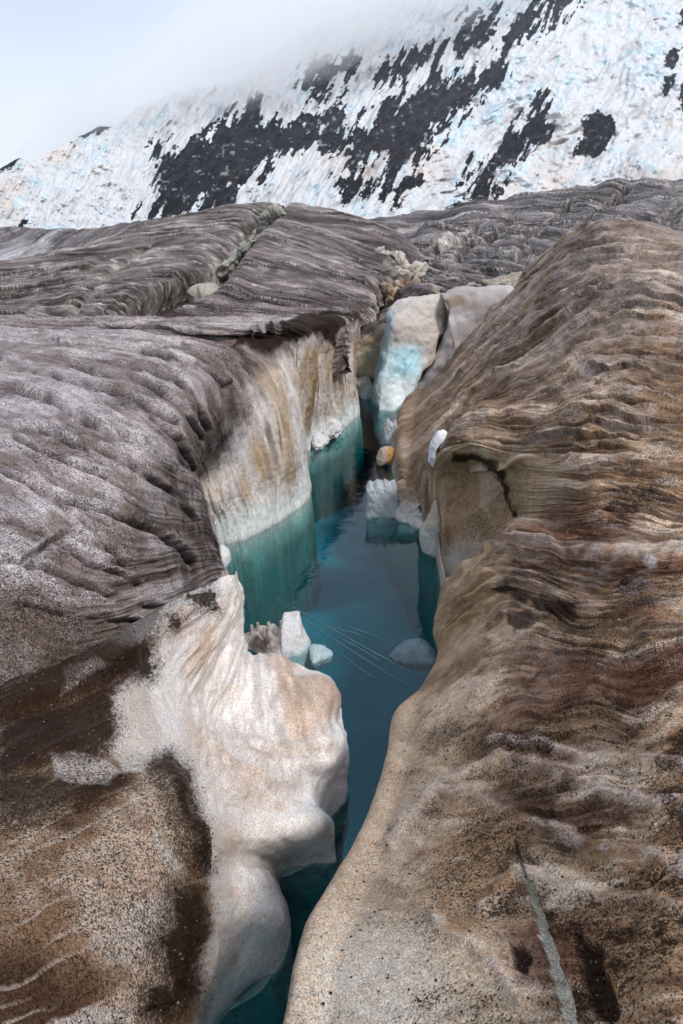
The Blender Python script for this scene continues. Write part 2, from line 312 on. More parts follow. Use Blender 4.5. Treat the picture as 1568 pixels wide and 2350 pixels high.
lip = sst(3.2, 5.0, V)*(1-sst(6.1, 6.9, V))*sst(.6, 1.6, U)*(1-sst(10.6, 12, U))
h = (.085*st+.034*st2)*(1-.8*wall)*(1+.35*lip)
fl = fb(su*1.9, V*.22, 4, 37, .6)                     # vertical flutes on the wall
h += wall*(.09*fl+.05*(1-np.abs(fb(U*3.1, V*.3, 2, 3))*2))*sst(9.3, 6.5, V)
lh, lc, lg = layers(su, V, 4.2, 61, .5, .8); lh2, lc2, lg2 = layers(su, V, 9.5, 65, .5, 1.3)
pin = (1-.85*wall)*(1-.92*lip*sst(10, 7, U))*(.5+.5*sst(-.25, .25, fb(U*.7, V*.7, 3, 67)))
h = h*(1-.72*lip*sst(9, 7, U))+(.055*lh+.022*lh2)*pin
h += .022*fb3(G, 3.1, 4, 7)+.010*fb3(G, 15, 3, 8)
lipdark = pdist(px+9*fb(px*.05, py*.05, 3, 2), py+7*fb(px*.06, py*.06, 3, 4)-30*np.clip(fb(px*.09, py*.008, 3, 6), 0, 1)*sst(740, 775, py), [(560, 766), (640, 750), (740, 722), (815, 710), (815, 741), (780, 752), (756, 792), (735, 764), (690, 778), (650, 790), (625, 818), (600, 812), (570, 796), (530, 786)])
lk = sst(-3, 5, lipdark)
gro = np.zeros_like(px); grl = np.zeros_like(px); jx = 10*fb(px*.02, py*.02, 4, 71, .6); 
for P_, w_ in (([(-60, 812), (0, 830), (130, 868), (290, 915), (400, 972)], 5), ([(300, 845), (400, 872), (450, 920), (476, 985)], 6), ([(-60, 880), (0, 893), (110, 922), (160, 955), (260, 1005), (330, 1030)], 5), ([(130, 1150), (240, 1185), (340, 1212), (400, 1248), (440, 1290)], 6), ([(230, 1035), (330, 1085), (400, 1135), (448, 1200)], 5),
    ([(160, 845), (330, 878), (420, 935), (462, 1005)], 5), ([(-60, 1275), (0, 1290), (110, 1310), (190, 1345), (300, 1385), (390, 1400)], 5), ([(-60, 1060), (0, 1090), (100, 1135), (180, 1190), (250, 1265), (290, 1300)], 5), ([(30, 1005), (120, 1052), (240, 1098)], 4), ([(0, 970), (90, 985), (200, 1040)], 4), ([(-20, 1180), (90, 1220), (200, 1290), (330, 1340)], 4),
    ([(200, 790), (340, 812), (450, 842), (520, 890)], 4), ([(60, 1390), (200, 1420), (320, 1425)], 5), ([(350, 960), (410, 1010), (440, 1075)], 5), ([(150, 1225), (40, 1290)], 5), ([(60, 780), (250, 800), (380, 825)], 3)):
    d_ = seg_d(px+jx, py+jx, P_); gro = np.maximum(gro, np.exp(-(d_/w_)**2)); d2 = seg_d(px+jx, py+jx+w_*2.4, P_); grl = np.maximum(grl, np.exp(-(d2/(w_*1.5))**2))
gmod = sst(-.55, .1, fb(px*.014, py*.014, 3, 73)); gro = gro*gmod; grl = grl*gmod
h += -.11*gro+.05*grl
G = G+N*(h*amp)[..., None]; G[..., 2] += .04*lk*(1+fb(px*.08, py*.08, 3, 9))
n1 = fb3(G, 1.7, 4, 41); n2 = fb3(G, .5, 3, 43); n3 = fb3(G, 6, 3, 45)
c = solid(G, (.25, .20, .19))
c = mix(c, (.52, .465, .47), sst(-.1, .5, st+.5*n1+.5*n3))
c = mix(c, (.075, .052, .045), sst(.06, .5, -st-.12+.3*n1)*.85)
c = mix(c, (.58, .54, .55), np.clip(lc*.7+lc2*.45, 0, 1)*pin*sst(-.5, .3, n3)*.7); c = mix(c, (.04, .026, .021), np.clip(lg+.7*lg2, 0, 1)*pin*.85)
c = mix(c, (.040, .026, .021), gro*.85*(1-wall)); c = mix(c, (.58, .54, .56), grl*(1-gro)*.5*(1-wall)*sst(-.4, .2, n3))
dark = sst(.36, .66, st2*.5+.5*fb(su*1.3, V*.25, 3, 77)+.25*lip)*.8
c = mix(c, (.050, .032, .026), dark*(.35+.15*lip))
c = mix(c, (.52, .48, .50), sst(.05, .45, fb(px*.006, py*.018, 4, 69)+.4*n3)*.6*(1-lip))
# rolled-over brown bands near the lip
bandm = np.maximum.reduce([sst(0, 14, 12-seg_d(px, py, p)+9*n1) for p in ([(330, 850), (400, 890), (455, 930), (470, 975)], [(300, 950), (370, 1000), (420, 1060), (450, 1120)], [(130, 1150), (240, 1185), (340, 1210)], [(400, 1120), (450, 1190), (490, 1280)], [(420, 800), (500, 820), (560, 850)])])
c = mix(c, (.048, .028, .022), bandm*.62*(1-wall)*sst(-.5, .2, n3+n1))
c = mix(c, (.15, .11, .085), sst(1300, 1480, py+60*n2)*sst(500, 380, px)*.75)
wc = solid(G, (.62, .565, .52)); wc = mix(wc, (.36, .27, .20), sst(-.05, .5, fl+.4*n1)); wc = mix(wc, (.66, .64, .65), sst(.1, .6, -fl+.5*n2))
och = sst(.12, .6, fb(su*1.6, V*.35, 3, 55)+.35*n1)*sst(1180, 1050, py); wc = mix(wc, (.40, .27, .13), och*.36)
for e in ((600, 1060, 30, 75, -15), (560, 1120, 22, 60, 0), (705, 880, 12, 60, 8), (695, 850, 9, 70, 0), (760, 950, 40, 8, 0)):
    wc = mix(wc, (.38, .25, .09), sst(0, .9, ell(px, py, *e)+.5*n1)*.6)
water_w = sst(.75, .15, G[..., 2]+.18*n1+.1*fl); wc = mix(wc, (.68, .74, .75), water_w)
wc = mix(wc, (.56, .58, .56), sst(.10, -.02, G[..., 2])); wc = mix(wc, (.27, .27, .26), sst(-.1, -.8, G[..., 2]+.35*n1+.2*fl)); wc = mix(wc, (.26, .27, .25), sst(0, .45, fb(su*2.2, V*.5, 3, 57)+.3*n1)*sst(0, -.5, G[..., 2])*.7)
c = mix(c, (0, 0, 0), 0*wall)*(1-wall[..., None])+wc*wall[..., None]
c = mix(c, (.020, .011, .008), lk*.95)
c = mix(c, (.05, .035, .028), sst(8.2, 9, U)*sst(.2, .6, fb(su*5, V*.6, 3, 91))*sst(7.6, 6.4, V)*.8*wall)
sp = .60+.25*n3-.32*wall-.5*water_w+.22*sst(0, .5, -n1)+.42*lip*sst(900, 1150, py)*sst(-.4, .3, n3)
sp = np.where(G[..., 2] < .2, .02, sp)
G, c, sp, fw = extend(G, c, sp, ((su+.05*n3)*6.5, V*2.2, (.42*(1-wall)+.30*wall)*(1-.75*lip*sst(9, 7, U))), -1, 9)
lb = grid_mesh('glacier_left_bank', G, rgba(c, sp), M_near, flow=fw)
tag(lb, 'grey purple striped ice bank rolling over into a pale fluted wall above the water', kind='structure')

# ================================================================== RIGHT BANK
RB = []
def rrow(first, rest):                       # first = lip or waterline point; hidden wall and foot come before it
    RB.append(first+rest)
def foot(p, dx=.0, dy=.0): return [D(p, dx, dy, -3.2), p]
def hid(p, dx=.25, dy=.15): return [D(p, dx*1.2, dy*1.2, -3.2), D(p, dx, dy, -.2)]
a = [Y(935, 915, 21.2), Y(985, 868, 21.2), Y(1045, 812, 21), Y(1110, 730, 20.4), Y(1190, 668, 20), Y(1270, 590, 19.2), Y(1370, 535, 18), Y(1480, 555, 17), Y(1800, 600, 16)]
rrow([D(a[0], 0, 0, -3.2)], [D(p, 0, .9, p[2]-1.3) for p in a])
rrow(foot(Z(926, 938, 0)), [Y(978, 888, 19.7), Y(1035, 826, 19.5), Y(1092, 752, 19.2), Y(1160, 684, 19), Y(1235, 600, 18), Y(1320, 537, 17), Y(1405, 514, 16), Y(1800, 590, 14.5)])
rrow(foot(Z(912, 960, 0)), [Y(966, 910, 18.7), Y(1032, 850, 18.3), Y(1100, 775, 17.8), Y(1172, 705, 17.3), Y(1255, 625, 16.6), Y(1350, 566, 15.5), Y(1450, 553, 14.6), Y(1800, 600, 13.6)])
rrow(foot(Z(903, 990, 0)), [Y(955, 940, 17.2), Y(1030, 880, 16.8), Y(1110, 805, 16.2), Y(1195, 725, 15.4), Y(1290, 655, 14.4), Y(1400, 615, 13.4), Y(1510, 610, 12.8), Y(1800, 640, 12.2)])
rrow(foot(Z(900, 1020, 0)), [Y(955, 968, 15.8), Y(1030, 915, 15.4), Y(1115, 845, 14.8), Y(1210, 765, 14), Y(1310, 705, 13), Y(1420, 665, 12.2), Y(1530, 655, 11.6), Y(1800, 680, 11.2)])
rrow(foot(Z(900, 1058, 0)), [Y(950, 1005, 14.5), Y(1025, 950, 14.1), Y(1115, 885, 13.5), Y(1215, 815, 12.7), Y(1320, 760, 11.8), Y(1430, 725, 11.1), Y(1540, 715, 10.6), Y(1800, 735, 10.2)])
rrow(foot(Z(908, 1110, 0)), [Y(948, 1065, 12.9), Y(1010, 1000, 12.5), Y(1105, 930, 11.9), Y(1210, 875, 11.1), Y(1320, 830, 10.3), Y(1430, 800, 9.7), Y(1540, 790, 9.3), Y(1800, 805, 9)])
rrow(foot(Z(930, 1160, 0)), [Y(955, 1120, 11.7), Y(995, 1040, 11.4), Y(1070, 962, 10.8), Y(1190, 930, 9.9), Y(1310, 900, 9.1), Y(1425, 880, 8.6), Y(1540, 870, 8.2), Y(1800, 885, 8)])
rrow(foot(Z(970, 1210, 0)), [Y(978, 1140, 10.6), Y(990, 1050, 10.4), Y(1055, 985, 10), Y(1175, 985, 9.1), Y(1305, 975, 8.1), Y(1425, 958, 7.6), Y(1540, 950, 7.3), Y(1800, 960, 7.1)])
rrow(foot(Z(992, 1252, 0)), [Y(994, 1165, 9.8), Y(1000, 1065, 9.7), Y(1062, 1018, 9.3), Y(1168, 1040, 8.6), Y(1305, 1040, 7.4), Y(1425, 1028, 6.95), Y(1540, 1022, 6.7), Y(1800, 1030, 6.5)])
rrow(foot(Z(1003, 1290, 0)), [Y(1006, 1200, 9.75), Y(1015, 1110, 9.8), Y(1080, 1085, 9.75), Y(1163, 1085, 9.0), Y(1305, 1100, 6.9), Y(1425, 1092, 6.45), Y(1540, 1088, 6.2), Y(1800, 1090, 6.1)])
rrow(foot(Z(1010, 1335, 0)), [Y(1014, 1270, 9.3), Y(1035, 1200, 9.6), Y(1090, 1170, 9.7), Y(1160, 1140, 9.2), Y(1300, 1148, 6.55), Y(1425, 1143, 6.1), Y(1540, 1140, 5.85), Y(1800, 1140, 5.8)])
rrow(foot(Z(1014, 1356, 0)), [Y(1030, 1325, 8.9), Y(1065, 1285, 9.1), Y(1120, 1255, 9.1), Y(1180, 1195, 8.8), Y(1290, 1190, 6.3), Y(1420, 1188, 5.85), Y(1540, 1186, 5.6), Y(1800, 1186, 5.55)])
rrow(hid(Z(1012, 1385, .2), .1, .1), [Z(1020, 1350, .5), Z(1062, 1302, .9), Z(1122, 1262, 1.2), Z(1190, 1205, 1.7), Y(1300, 1222, 5.9), Y(1420, 1225, 5.5), Y(1540, 1225, 5.3), Y(1800, 1225, 5.2)])
rrow(hid(Z(995, 1440, .15), .1, .1), [Z(1004, 1390, .5), Z(1045, 1335, .98), Z(1110, 1295, 1.38), Z(1195, 1270, 1.78), Z(1310, 1272, 2.15), Z(1425, 1275, 2.45), Z(1545, 1280, 2.62), Z(1800, 1285, 2.75)])
rrow(hid(Z(992, 1490, .12), .1, .1), [Z(998, 1440, .42), Z(1040, 1395, .9), Z(1105, 1350, 1.38), Z(1195, 1330, 1.78), Z(1310, 1328, 2.12), Z(1425, 1330, 2.4), Z(1545, 1335, 2.6), Z(1800, 1345, 2.75)])
rrow(hid(Z(998, 1530, .1), .12, .1), [Z(1003, 1505, .35), Z(1045, 1455, .85), Z(1110, 1410, 1.32), Z(1195, 1385, 1.75), Z(1310, 1388, 2.12), Z(1425, 1390, 2.42), Z(1545, 1395, 2.62), Z(1800, 1410, 2.78)])
def lr(lx, ly, lz, x1, y1, z1, ys, zs):
    l = Z(lx, ly, lz); xs = [1050+ (lx-900)*.35, 1175, 1300, 1425, 1550, 1800]
    rrow(hid(l), [l, Z(x1, y1, z1)]+[Z(x, y, z) for x, y, z in zip(xs, ys, zs)])
lr(968, 1585, .62, 1010, 1560, 1.0, (1520, 1480, 1460, 1455, 1455, 1470), (1.4, 1.8, 2.15, 2.45, 2.65, 2.8))
lr(906, 1648, .88, 955, 1630, 1.25, (1600, 1570, 1550, 1540, 1535, 1550), (1.62, 1.95, 2.25, 2.5, 2.7, 2.85))
lr(890, 1730, 1.02, 945, 1720, 1.4, (1690, 1665, 1645, 1635, 1630, 1640), (1.75, 2.05, 2.32, 2.55, 2.75, 2.88))
lr(868, 1820, 1.2, 925, 1820, 1.56, (1795, 1770, 1750, 1740, 1735, 1745), (1.9, 2.16, 2.4, 2.6, 2.78, 2.9))
lr(842, 1895, 1.33, 905, 1910, 1.70, (1895, 1865, 1850, 1845, 1845, 1850), (2.0, 2.24, 2.46, 2.64, 2.8, 2.92))
lr(795, 1990, 1.48, 868, 2015, 1.82, (2005, 1980, 1965, 1960, 1960, 1970), (2.1, 2.3, 2.5, 2.68, 2.82, 2.93))
lr(738, 2090, 1.62, 820, 2120, 1.92, (2115, 2100, 2085, 2080, 2080, 2090), (2.18, 2.36, 2.54, 2.7, 2.84, 2.94))
lr(692, 2185, 1.74, 780, 2230, 2.02, (2230, 2220, 2210, 2205, 2205, 2215), (2.24, 2.42, 2.58, 2.73, 2.86, 2.95))
lr(662, 2340, 1.86, 760, 2370, 2.1, (2370, 2365, 2360, 2355, 2355, 2365), (2.3, 2.46, 2.62, 2.76, 2.88, 2.96))
lr(630, 2560, 1.95, 740, 2570, 2.15, (2570, 2560, 2560, 2560, 2560, 2560), (2.35, 2.5, 2.65, 2.78, 2.9, 2.97))
p = RB[-1]
RB.append([D(q, -.05, -1.2, q[2] if q[2] < 0 else q[2]+.1) for q in p])
G, U, V = loft(RB, 1500, 560)
N = up_normals(G); px, py, f = proj(G)
near = sst(1350, 1700, py)
amp = np.clip(f/8, .18, 1.5)
alc = sst(8.3, 9.6, U)*(1-sst(12.2, 12.8, U))*(1-sst(5.2, 6.2, V))       # clean hollow face
wrp = fb(V*.45, U*.25, 3, 105)*.9
su = U+wrp
st = fb(su*1.9, V*.34, 4, 111, .6)
st2 = 1-np.abs(fb(su*2.6, V*.5, 3, 123, .6))*2.4
h = (.10*st+.05*np.clip(st2, -.5, 1))*(1-.8*alc)*(1-.72*near)*(1-near*sst(5.5, 3.5, V))
blk = fb(px*.012, py*.022, 4, 131, .55)
h += .10*blk*(1-near*.75)*(1-alc)
h += .035*fb3(G, 2.6, 4, 107)+.016*fb3(G, 9, 4, 108)*(1+near)-.05*sst(.35, .6, fb3(G, 1.6, 4, 109))*(1-alc)
h -= alc*.0
edge = sst(2.0, 3.2, V)
lh, lc, lg = layers(su, V, 2.6, 181, .6, .7); lh2, lc2, lg2 = layers(su+.15*V, V, 6.5, 185, .4, 1.6)
pin = (1-.9*alc)*(.1+.9*sst(2.0, 4.2, V))*(1-.9*near*sst(5.8, 3.6, V))
h = h*.62+(.12*lh*(1-.25*near)+.05*lh2)*pin*sst(-.35, .2, fb(U*.6, V*.8, 3, 189)+.08)
h *= .35+.65*edge
# crack with translucent floor and dirt pocket in the foreground
crk = [(1182, 1930), (1200, 1990), (1225, 2060), (1250, 2150), (1275, 2230), (1300, 2300), (1318, 2400)]
cw = 3+16*sst(1930, 2250, py); cd = seg_d(px+3*fb(px*.03, py*.03, 2, 9), py, crk)
cw = .85*cw*(1+.30*fb(px*.012, py*.012, 3, 12)); cm = sst(1.10, .9, cd/cw+.05*fb(px*.12, py*.12, 3, 14))*sst(1935, 1975, py); cedge = sst(.85, 1.0, cd/cw)*sst(1.55, 1.1, cd/cw)*sst(1935, 1975, py)
pit = sst(-6, 12, np.maximum(pdist(px+7*fb(px*.04, py*.04, 3, 3), py+7*fb(px*.04, py*.04, 3, 4), [(1315, 2120), (1340, 2150), (1375, 2170), (1395, 2240), (1425, 2320), (1400, 2360), (1360, 2330), (1335, 2250)]),
      pdist(px+7*fb(px*.05, py*.05, 3, 5), py+7*fb(px*.05, py*.05, 3, 6), [(1165, 2165), (1200, 2160), (1215, 2190), (1210, 2240), (1180, 2225)])))
rid = np.zeros_like(px)
for P_, w_ in (([(890, 1930), (1000, 1815), (1060, 1810), (1170, 1860), (1290, 1915), (1420, 1960), (1600, 1985)], 20), ([(1000, 1800), (1150, 1745), (1290, 1770), (1420, 1830), (1600, 1850)], 17), ([(1130, 1705), (1200, 1695), (1330, 1730), (1600, 1765)], 13),
               ([(1100, 2080), (1180, 1995), (1300, 2020), (1450, 2060), (1600, 2075)], 16), ([(1000, 2110), (1060, 2150), (1150, 2230), (1200, 2300)], 16), ([(1120, 1260), (1200, 1245), (1350, 1270), (1600, 1280)], 10), ([(1090, 1075), (1250, 1050), (1600, 1070)], 7)):
    rid = np.maximum(rid, np.exp(-(seg_d(px+12*blk, py+12*vn(px*.02, py*.02, 8), P_)/w_)**2))
h += .06*rid
G = G+N*(h*amp)[..., None]
G -= N*((.055*np.clip(1.15-cd/cw, 0, 1)**.6+.035*pit)*np.clip(f/3, .4, 1))[..., None]
n1 = fb3(G, 2.2, 4, 141); n2 = fb3(G, .7, 3, 143); n3 = fb3(G, 7, 3, 149)
c = solid(G, (.33, .21, .125))
c = mix(c, (.66, .52, .395), sst(-.05, .55, st+.55*n1))
c = mix(c, (.080, .036, .019), sst(.02, .45, -st+.45*n1+.3*n3)*(.66+.22*near))
c = mix(c, (.66, .54, .44), np.clip(lc*.8+lc2*.6, 0, 1)*pin*sst(-.4, .3, n3)*(.75-.35*near)); c = mix(c, (.040, .020, .012), np.clip(lg+.7*lg2, 0, 1)*pin*(.72-.3*near)*(1-.8*sst(230, 60, seg_d(px, py, [(960, 1590), (880, 1760), (830, 1930), (730, 2130), (690, 2350)]))*near))
c = mix(c, (.50, .43, .40), sst(1000, 600, py)*.5*sst(-.5, .5, st2+n1))
c = mix(c, (.16, .072, .046), sst(.1, .5, fb(su*1.4, V*.2, 3, 161)+.3*n2)*sst(1040, 1150, py)*sst(4.3, 5.6, V)*.8)
c = mix(c, (.50, .41, .36), sst(.5, 1.0, st2*.9+.4*n3)*.55*(1-near))
dk = sst(.15, .55, fb(px*.009, py*.014, 4, 171)+.35*n3)
c = mix(c, (.085, .043, .022), dk*near*sst(1000, 1300, px)*.75); c = mix(c, (.12, .052, .028), sst(0, .5, fb(px*.006, py*.02, 3, 175))*sst(2050, 1600, py)*near*sst(1000, 1200, px)*.85)
# pale granular ice along the near edge and the lower middle
pale = np.maximum(sst(230, 40, seg_d(px, py, [(960, 1590), (880, 1760), (830, 1930), (730, 2130), (690, 2350)]))*sst(1500, 1650, py),
                  sst(-40, 140, pdist(px+40*n2, py+40*n1, [(700, 2130), (900, 2040), (1060, 1960), (1180, 1960), (1240, 2200), (1330, 2420), (650, 2420)])))
c = mix(c, (.54, .42, .31), pale*.8*sst(-.5, .1, n3+n1+.3))
c = mix(c, (.64, .57, .49), sst(0, .8, ell(px, py, 840, 2290, 280, 280)+.3*n2)*.85)
c = mix(c, (.56, .46, .40), rid*.7*sst(-.4, .3, n3))
face = sst(12.6, 13.4, U)*sst(17.3, 16.3, U)*sst(5.3, 4.1, V+.5*n3)
c = mix(c, mix(solid(G, (.50, .37, .25)), (.36, .25, .15), sst(-.2, .4, n1+.4*n3)), face*.92)
al = mix(solid(G, (.50, .37, .24)), (.72, .60, .46), sst(-.2, .5, fb(V*3.2, U*.3, 3, 181))); al = mix(al, (.26, .15, .045), sst(0, .8, ell(px, py, 1025, 1235, 25, 60)+.3*n1))
c = c*(1-alc[..., None])+al*alc[..., None]
# dark brown overhang strip under the alcove rim and sooty patches
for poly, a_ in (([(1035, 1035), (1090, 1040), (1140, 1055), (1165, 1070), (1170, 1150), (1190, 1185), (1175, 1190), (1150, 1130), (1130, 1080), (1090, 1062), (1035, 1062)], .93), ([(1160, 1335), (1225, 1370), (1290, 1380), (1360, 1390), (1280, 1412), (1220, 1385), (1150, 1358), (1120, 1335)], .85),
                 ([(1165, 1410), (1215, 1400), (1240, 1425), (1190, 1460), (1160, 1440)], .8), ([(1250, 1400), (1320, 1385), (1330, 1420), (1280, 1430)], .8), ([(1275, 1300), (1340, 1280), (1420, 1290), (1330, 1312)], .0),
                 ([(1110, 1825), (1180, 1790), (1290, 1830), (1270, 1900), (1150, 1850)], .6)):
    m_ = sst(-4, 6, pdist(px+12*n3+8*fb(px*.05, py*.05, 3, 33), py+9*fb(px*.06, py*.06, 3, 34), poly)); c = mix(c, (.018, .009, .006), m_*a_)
c = mix(c, (.20, .095, .055), sst(0, 1, ell(px, py, 1450, 1400, 190, 32, 3)+.3*n1)*.6)
for e in ((1495, 1293, 22, 14), (1010, 1010, 18, 40, -35), (1340, 850, 30, 14)):
    c = mix(c, (.58, .50, .47), sst(.1, .6, ell(px, py, *e)+.35*n1)*.8)
zz = G[..., 2]
wl = sst(.45, .08, zz+.12*n1); c = mix(c, (.44, .46, .44), wl*.75*(1-near)); c = mix(c, (.34, .38, .36), sst(.06, -.05, zz))
c = mix(c, (.27, .18, .12), sst(1.5, .5, zz+.4*n1)*(1-near)*sst(1250, 1120, py)*.5*(1-wl)*(1-alc))
c = mix(c, (.022, .010, .006), pit*.95); c = mix(c, (.60, .57, .48), cm*.9); c = mix(c, (.04, .022, .014), cedge*sst(-.3, .3, n3+n1)*.8)
sp = .56+.2*n3+.2*sst(-.1, .5, -n1+.3*dk)-.12*alc-.30*face-.20*pale-.25*rid+.18*dk*near
sp = np.where(zz < .15, .03, sp); sp = sp*(1-.85*cm); sp = sp*(1-.3*sst(0, .8, ell(px, py, 840, 2290, 260, 260)))
GRAVR = (G.copy(), (.3*dk+.9*pit+.05)*near*(py < 2420)*(px < 1640)*(V > 2.6)*(1-cm), N.copy())
G, c, sp, fw = extend(G, c, sp, ((su+.05*n3)*5.5, V*1.8, (.50*(1-alc)+.2*alc)*(1-.55*near)*(1-.8*cm)*sst(2.0, 4.6, V)), 1, 9)
rb = grid_mesh('glacier_right_bank', G, rgba(c, sp), M_near, flow=fw)
tag(rb, 'brown gritty layered ice bank filling the right side of the channel', kind='structure')

# ================================================================== FOREGROUND LEFT LEDGE
EL = []
def er(*pts, dx=.0, dy=.12, foot_=True):
    pts = [Z(*p) for p in pts]; l = pts[-1]
    if l[2] > .3: pts += [D(l, dx+.02, dy, l[2]*.45), D(l, dx, dy, -.35), D(l, dx-.1, dy, -3)]
    else: pts += [D(l, .03, -.02, -.12), D(l, .02, 0, -.7), D(l, -.2, 0, -3)]
    EL.append(pts)
er((-300, 1590, 2.2), (0, 1560, 2.2), (130, 1530, 2.1), (250, 1480, 2.05), (340, 1420, 1.9), (420, 1370, 1.75), (470, 1345, 1.65), (510, 1326, 1.6), (538, 1319, 1.55), (549, 1322, 1.4))
er((-300, 1640, 2.5), (0, 1590, 2.5), (120, 1555, 2.42), (240, 1500, 2.35), (335, 1450, 2.2), (400, 1415, 2.0), (455, 1390, 1.85), (505, 1370, 1.65), (536, 1360, 1.45), (551, 1365, 1.2))
er((-300, 1700, 2.52), (0, 1640, 2.5), (120, 1600, 2.42), (235, 1545, 2.35), (335, 1485, 2.15), (405, 1455, 1.92), (460, 1440, 1.68), (515, 1430, 1.42), (545, 1430, 1.15), (560, 1442, .85))
er((-300, 1730, 2.54), (0, 1670, 2.5), (120, 1625, 2.42), (240, 1570, 2.33), (340, 1510, 2.08), (412, 1485, 1.83), (475, 1475, 1.56), (535, 1475, 1.28), (567, 1484, 1.0), (588, 1502, .75))
er((-300, 1760, 2.55), (0, 1700, 2.5), (120, 1650, 2.42), (245, 1595, 2.3), (345, 1535, 2.02), (420, 1515, 1.72), (490, 1510, 1.42), (560, 1515, 1.12), (620, 1530, .85), (685, 1540, .55))
er((-300, 1810, 2.58), (0, 1750, 2.52), (120, 1700, 2.44), (250, 1640, 2.28), (355, 1590, 1.95), (440, 1580, 1.58), (520, 1592, 1.25), (600, 1600, .98), (680, 1578, .80), (748, 1612, .42))
er((-300, 1855, 2.6), (0, 1800, 2.55), (125, 1750, 2.46), (255, 1690, 2.28), (365, 1645, 1.88), (455, 1645, 1.50), (540, 1662, 1.18), (630, 1670, .92), (715, 1650, .78), (772, 1690, .35))
er((-300, 1900, 2.62), (0, 1850, 2.58), (130, 1795, 2.48), (265, 1735, 2.30), (372, 1705, 1.92), (462, 1718, 1.45), (552, 1733, 1.14), (645, 1738, .90), (730, 1735, .68), (790, 1765, .25))
er((-300, 1950, 2.64), (0, 1900, 2.6), (130, 1845, 2.5), (270, 1775, 2.34), (385, 1755, 2.12), (470, 1785, 1.48), (560, 1798, 1.14), (645, 1800, .88), (705, 1810, .60), (752, 1848, .16))
er((-300, 2000, 2.66), (0, 1955, 2.62), (130, 1900, 2.52), (275, 1840, 2.40), (400, 1815, 2.20), (462, 1850, 1.60), (545, 1858, 1.12), (635, 1858, .88), (705, 1862, .66), (762, 1898, .22))
er((-300, 2060, 2.68), (0, 2020, 2.64), (130, 1970, 2.55), (270, 1910, 2.45), (400, 1880, 2.26), (476, 1915, 1.70), (545, 1920, 1.06), (625, 1920, .82), (700, 1925, .56), (758, 1950, .14))
er((-300, 2120, 2.7), (0, 2085, 2.65), (130, 2040, 2.57), (270, 1985, 2.46), (410, 1955, 2.24), (486, 1975, 1.72), (530, 1970, .98), (575, 1965, .72), (610, 1968, .42), (632, 1985, .10))
er((-300, 2200, 2.7), (0, 2160, 2.66), (130, 2115, 2.58), (270, 2065, 2.46), (400, 2035, 2.24), (488, 2050, 1.70), (528, 2042, .98), (575, 2035, .78), (620, 2042, .52), (654, 2085, .12))
er((-300, 2280, 2.7), (0, 2240, 2.66), (130, 2200, 2.58), (260, 2155, 2.46), (390, 2120, 2.24), (492, 2130, 1.68), (522, 2130, .90), (565, 2122, .66), (615, 2125, .42), (652, 2150, .08))
er((-300, 2370, 2.7), (0, 2330, 2.66), (120, 2290, 2.58), (250, 2245, 2.46), (370, 2215, 2.24), (478, 2215, 1.66), (505, 2220, .84), (545, 2215, .48), (590, 2220, .26), (622, 2225, .04))
er((-300, 2470, 2.7), (0, 2430, 2.66), (110, 2390, 2.58), (230, 2345, 2.46), (350, 2310, 2.24), (452, 2300, 1.62), (475, 2315, .78), (500, 2300, .34), (525, 2290, .14), (548, 2285, .0))
er((-300, 2600, 2.7), (0, 2560, 2.66), (100, 2520, 2.58), (210, 2470, 2.46), (320, 2430, 2.24), (425, 2390, 1.60), (440, 2430, .7), (450, 2430, .3), (458, 2425, .1), (462, 2420, .0))
EL.append([D(q, -.3, -1.3, q[2]) for q in EL[-1]])
G, U, V = loft(EL, 720, 640)
N = up_normals(G); px, py, f = proj(G)
amp = np.clip(f/5, .3, 1.3)
bulk = sst(4.3, 5.6, V)                      # clean sculpted side
# flow of flutes: they fan out from the crest at (520,1340) and curl to the right
fa = np.arctan2(py-1290, px-560+.10*(py-1300)); fr_ = np.hypot(px-560, py-1290)
flt = fb(fa*5.2+.9*vn(px*.006, py*.006, 4), fr_*.0035, 3, 211, .55)
fan = bulk*sst(1880, 1700, py)*sst(1330, 1420, py)
h = .085*flt*fan+.034*(1-np.abs(fb(fa*11, fr_*.003, 3, 215))*2)*fan
h += .05*fb3(G, 1.9, 4, 221, .55)*(1-.4*bulk)+.012*fb3(G, 8, 3, 223)
curl = np.exp(-(seg_d(px, py, [(600, 1640), (690, 1720), (780, 1760)])/16)**2)*0
for e, a_ in (((545, 1610, 120, 170, -20), -.20), ((715, 1610, 62, 90), .13), ((735, 1720, 60, 70), .10), ((700, 1895, 75, 50), .12), ((600, 2110, 60, 75), .12), ((660, 1815, 70, 22, 20), -.09), ((600, 1975, 60, 26, 10), -.06), ((395, 1800, 40, 90, -20), .07), ((440, 1930, 40, 90, -20), .08)):
    h += a_*sst(0, .9, ell(px, py, *e))
for P_, w_, a_ in (([(590, 1640), (650, 1690), (740, 1700)], 13, .035), ([(600, 1690), (660, 1730), (730, 1735)], 12, .035), ([(560, 1560), (620, 1640), (640, 1700)], 13, .03), ([(430, 1560), (480, 1700), (590, 1800)], 15, .05)):
    h -= a_*np.exp(-(seg_d(px, py, P_)/w_)**2)
h += .02*fb(px*.02, py*.02, 3, 225)*bulk
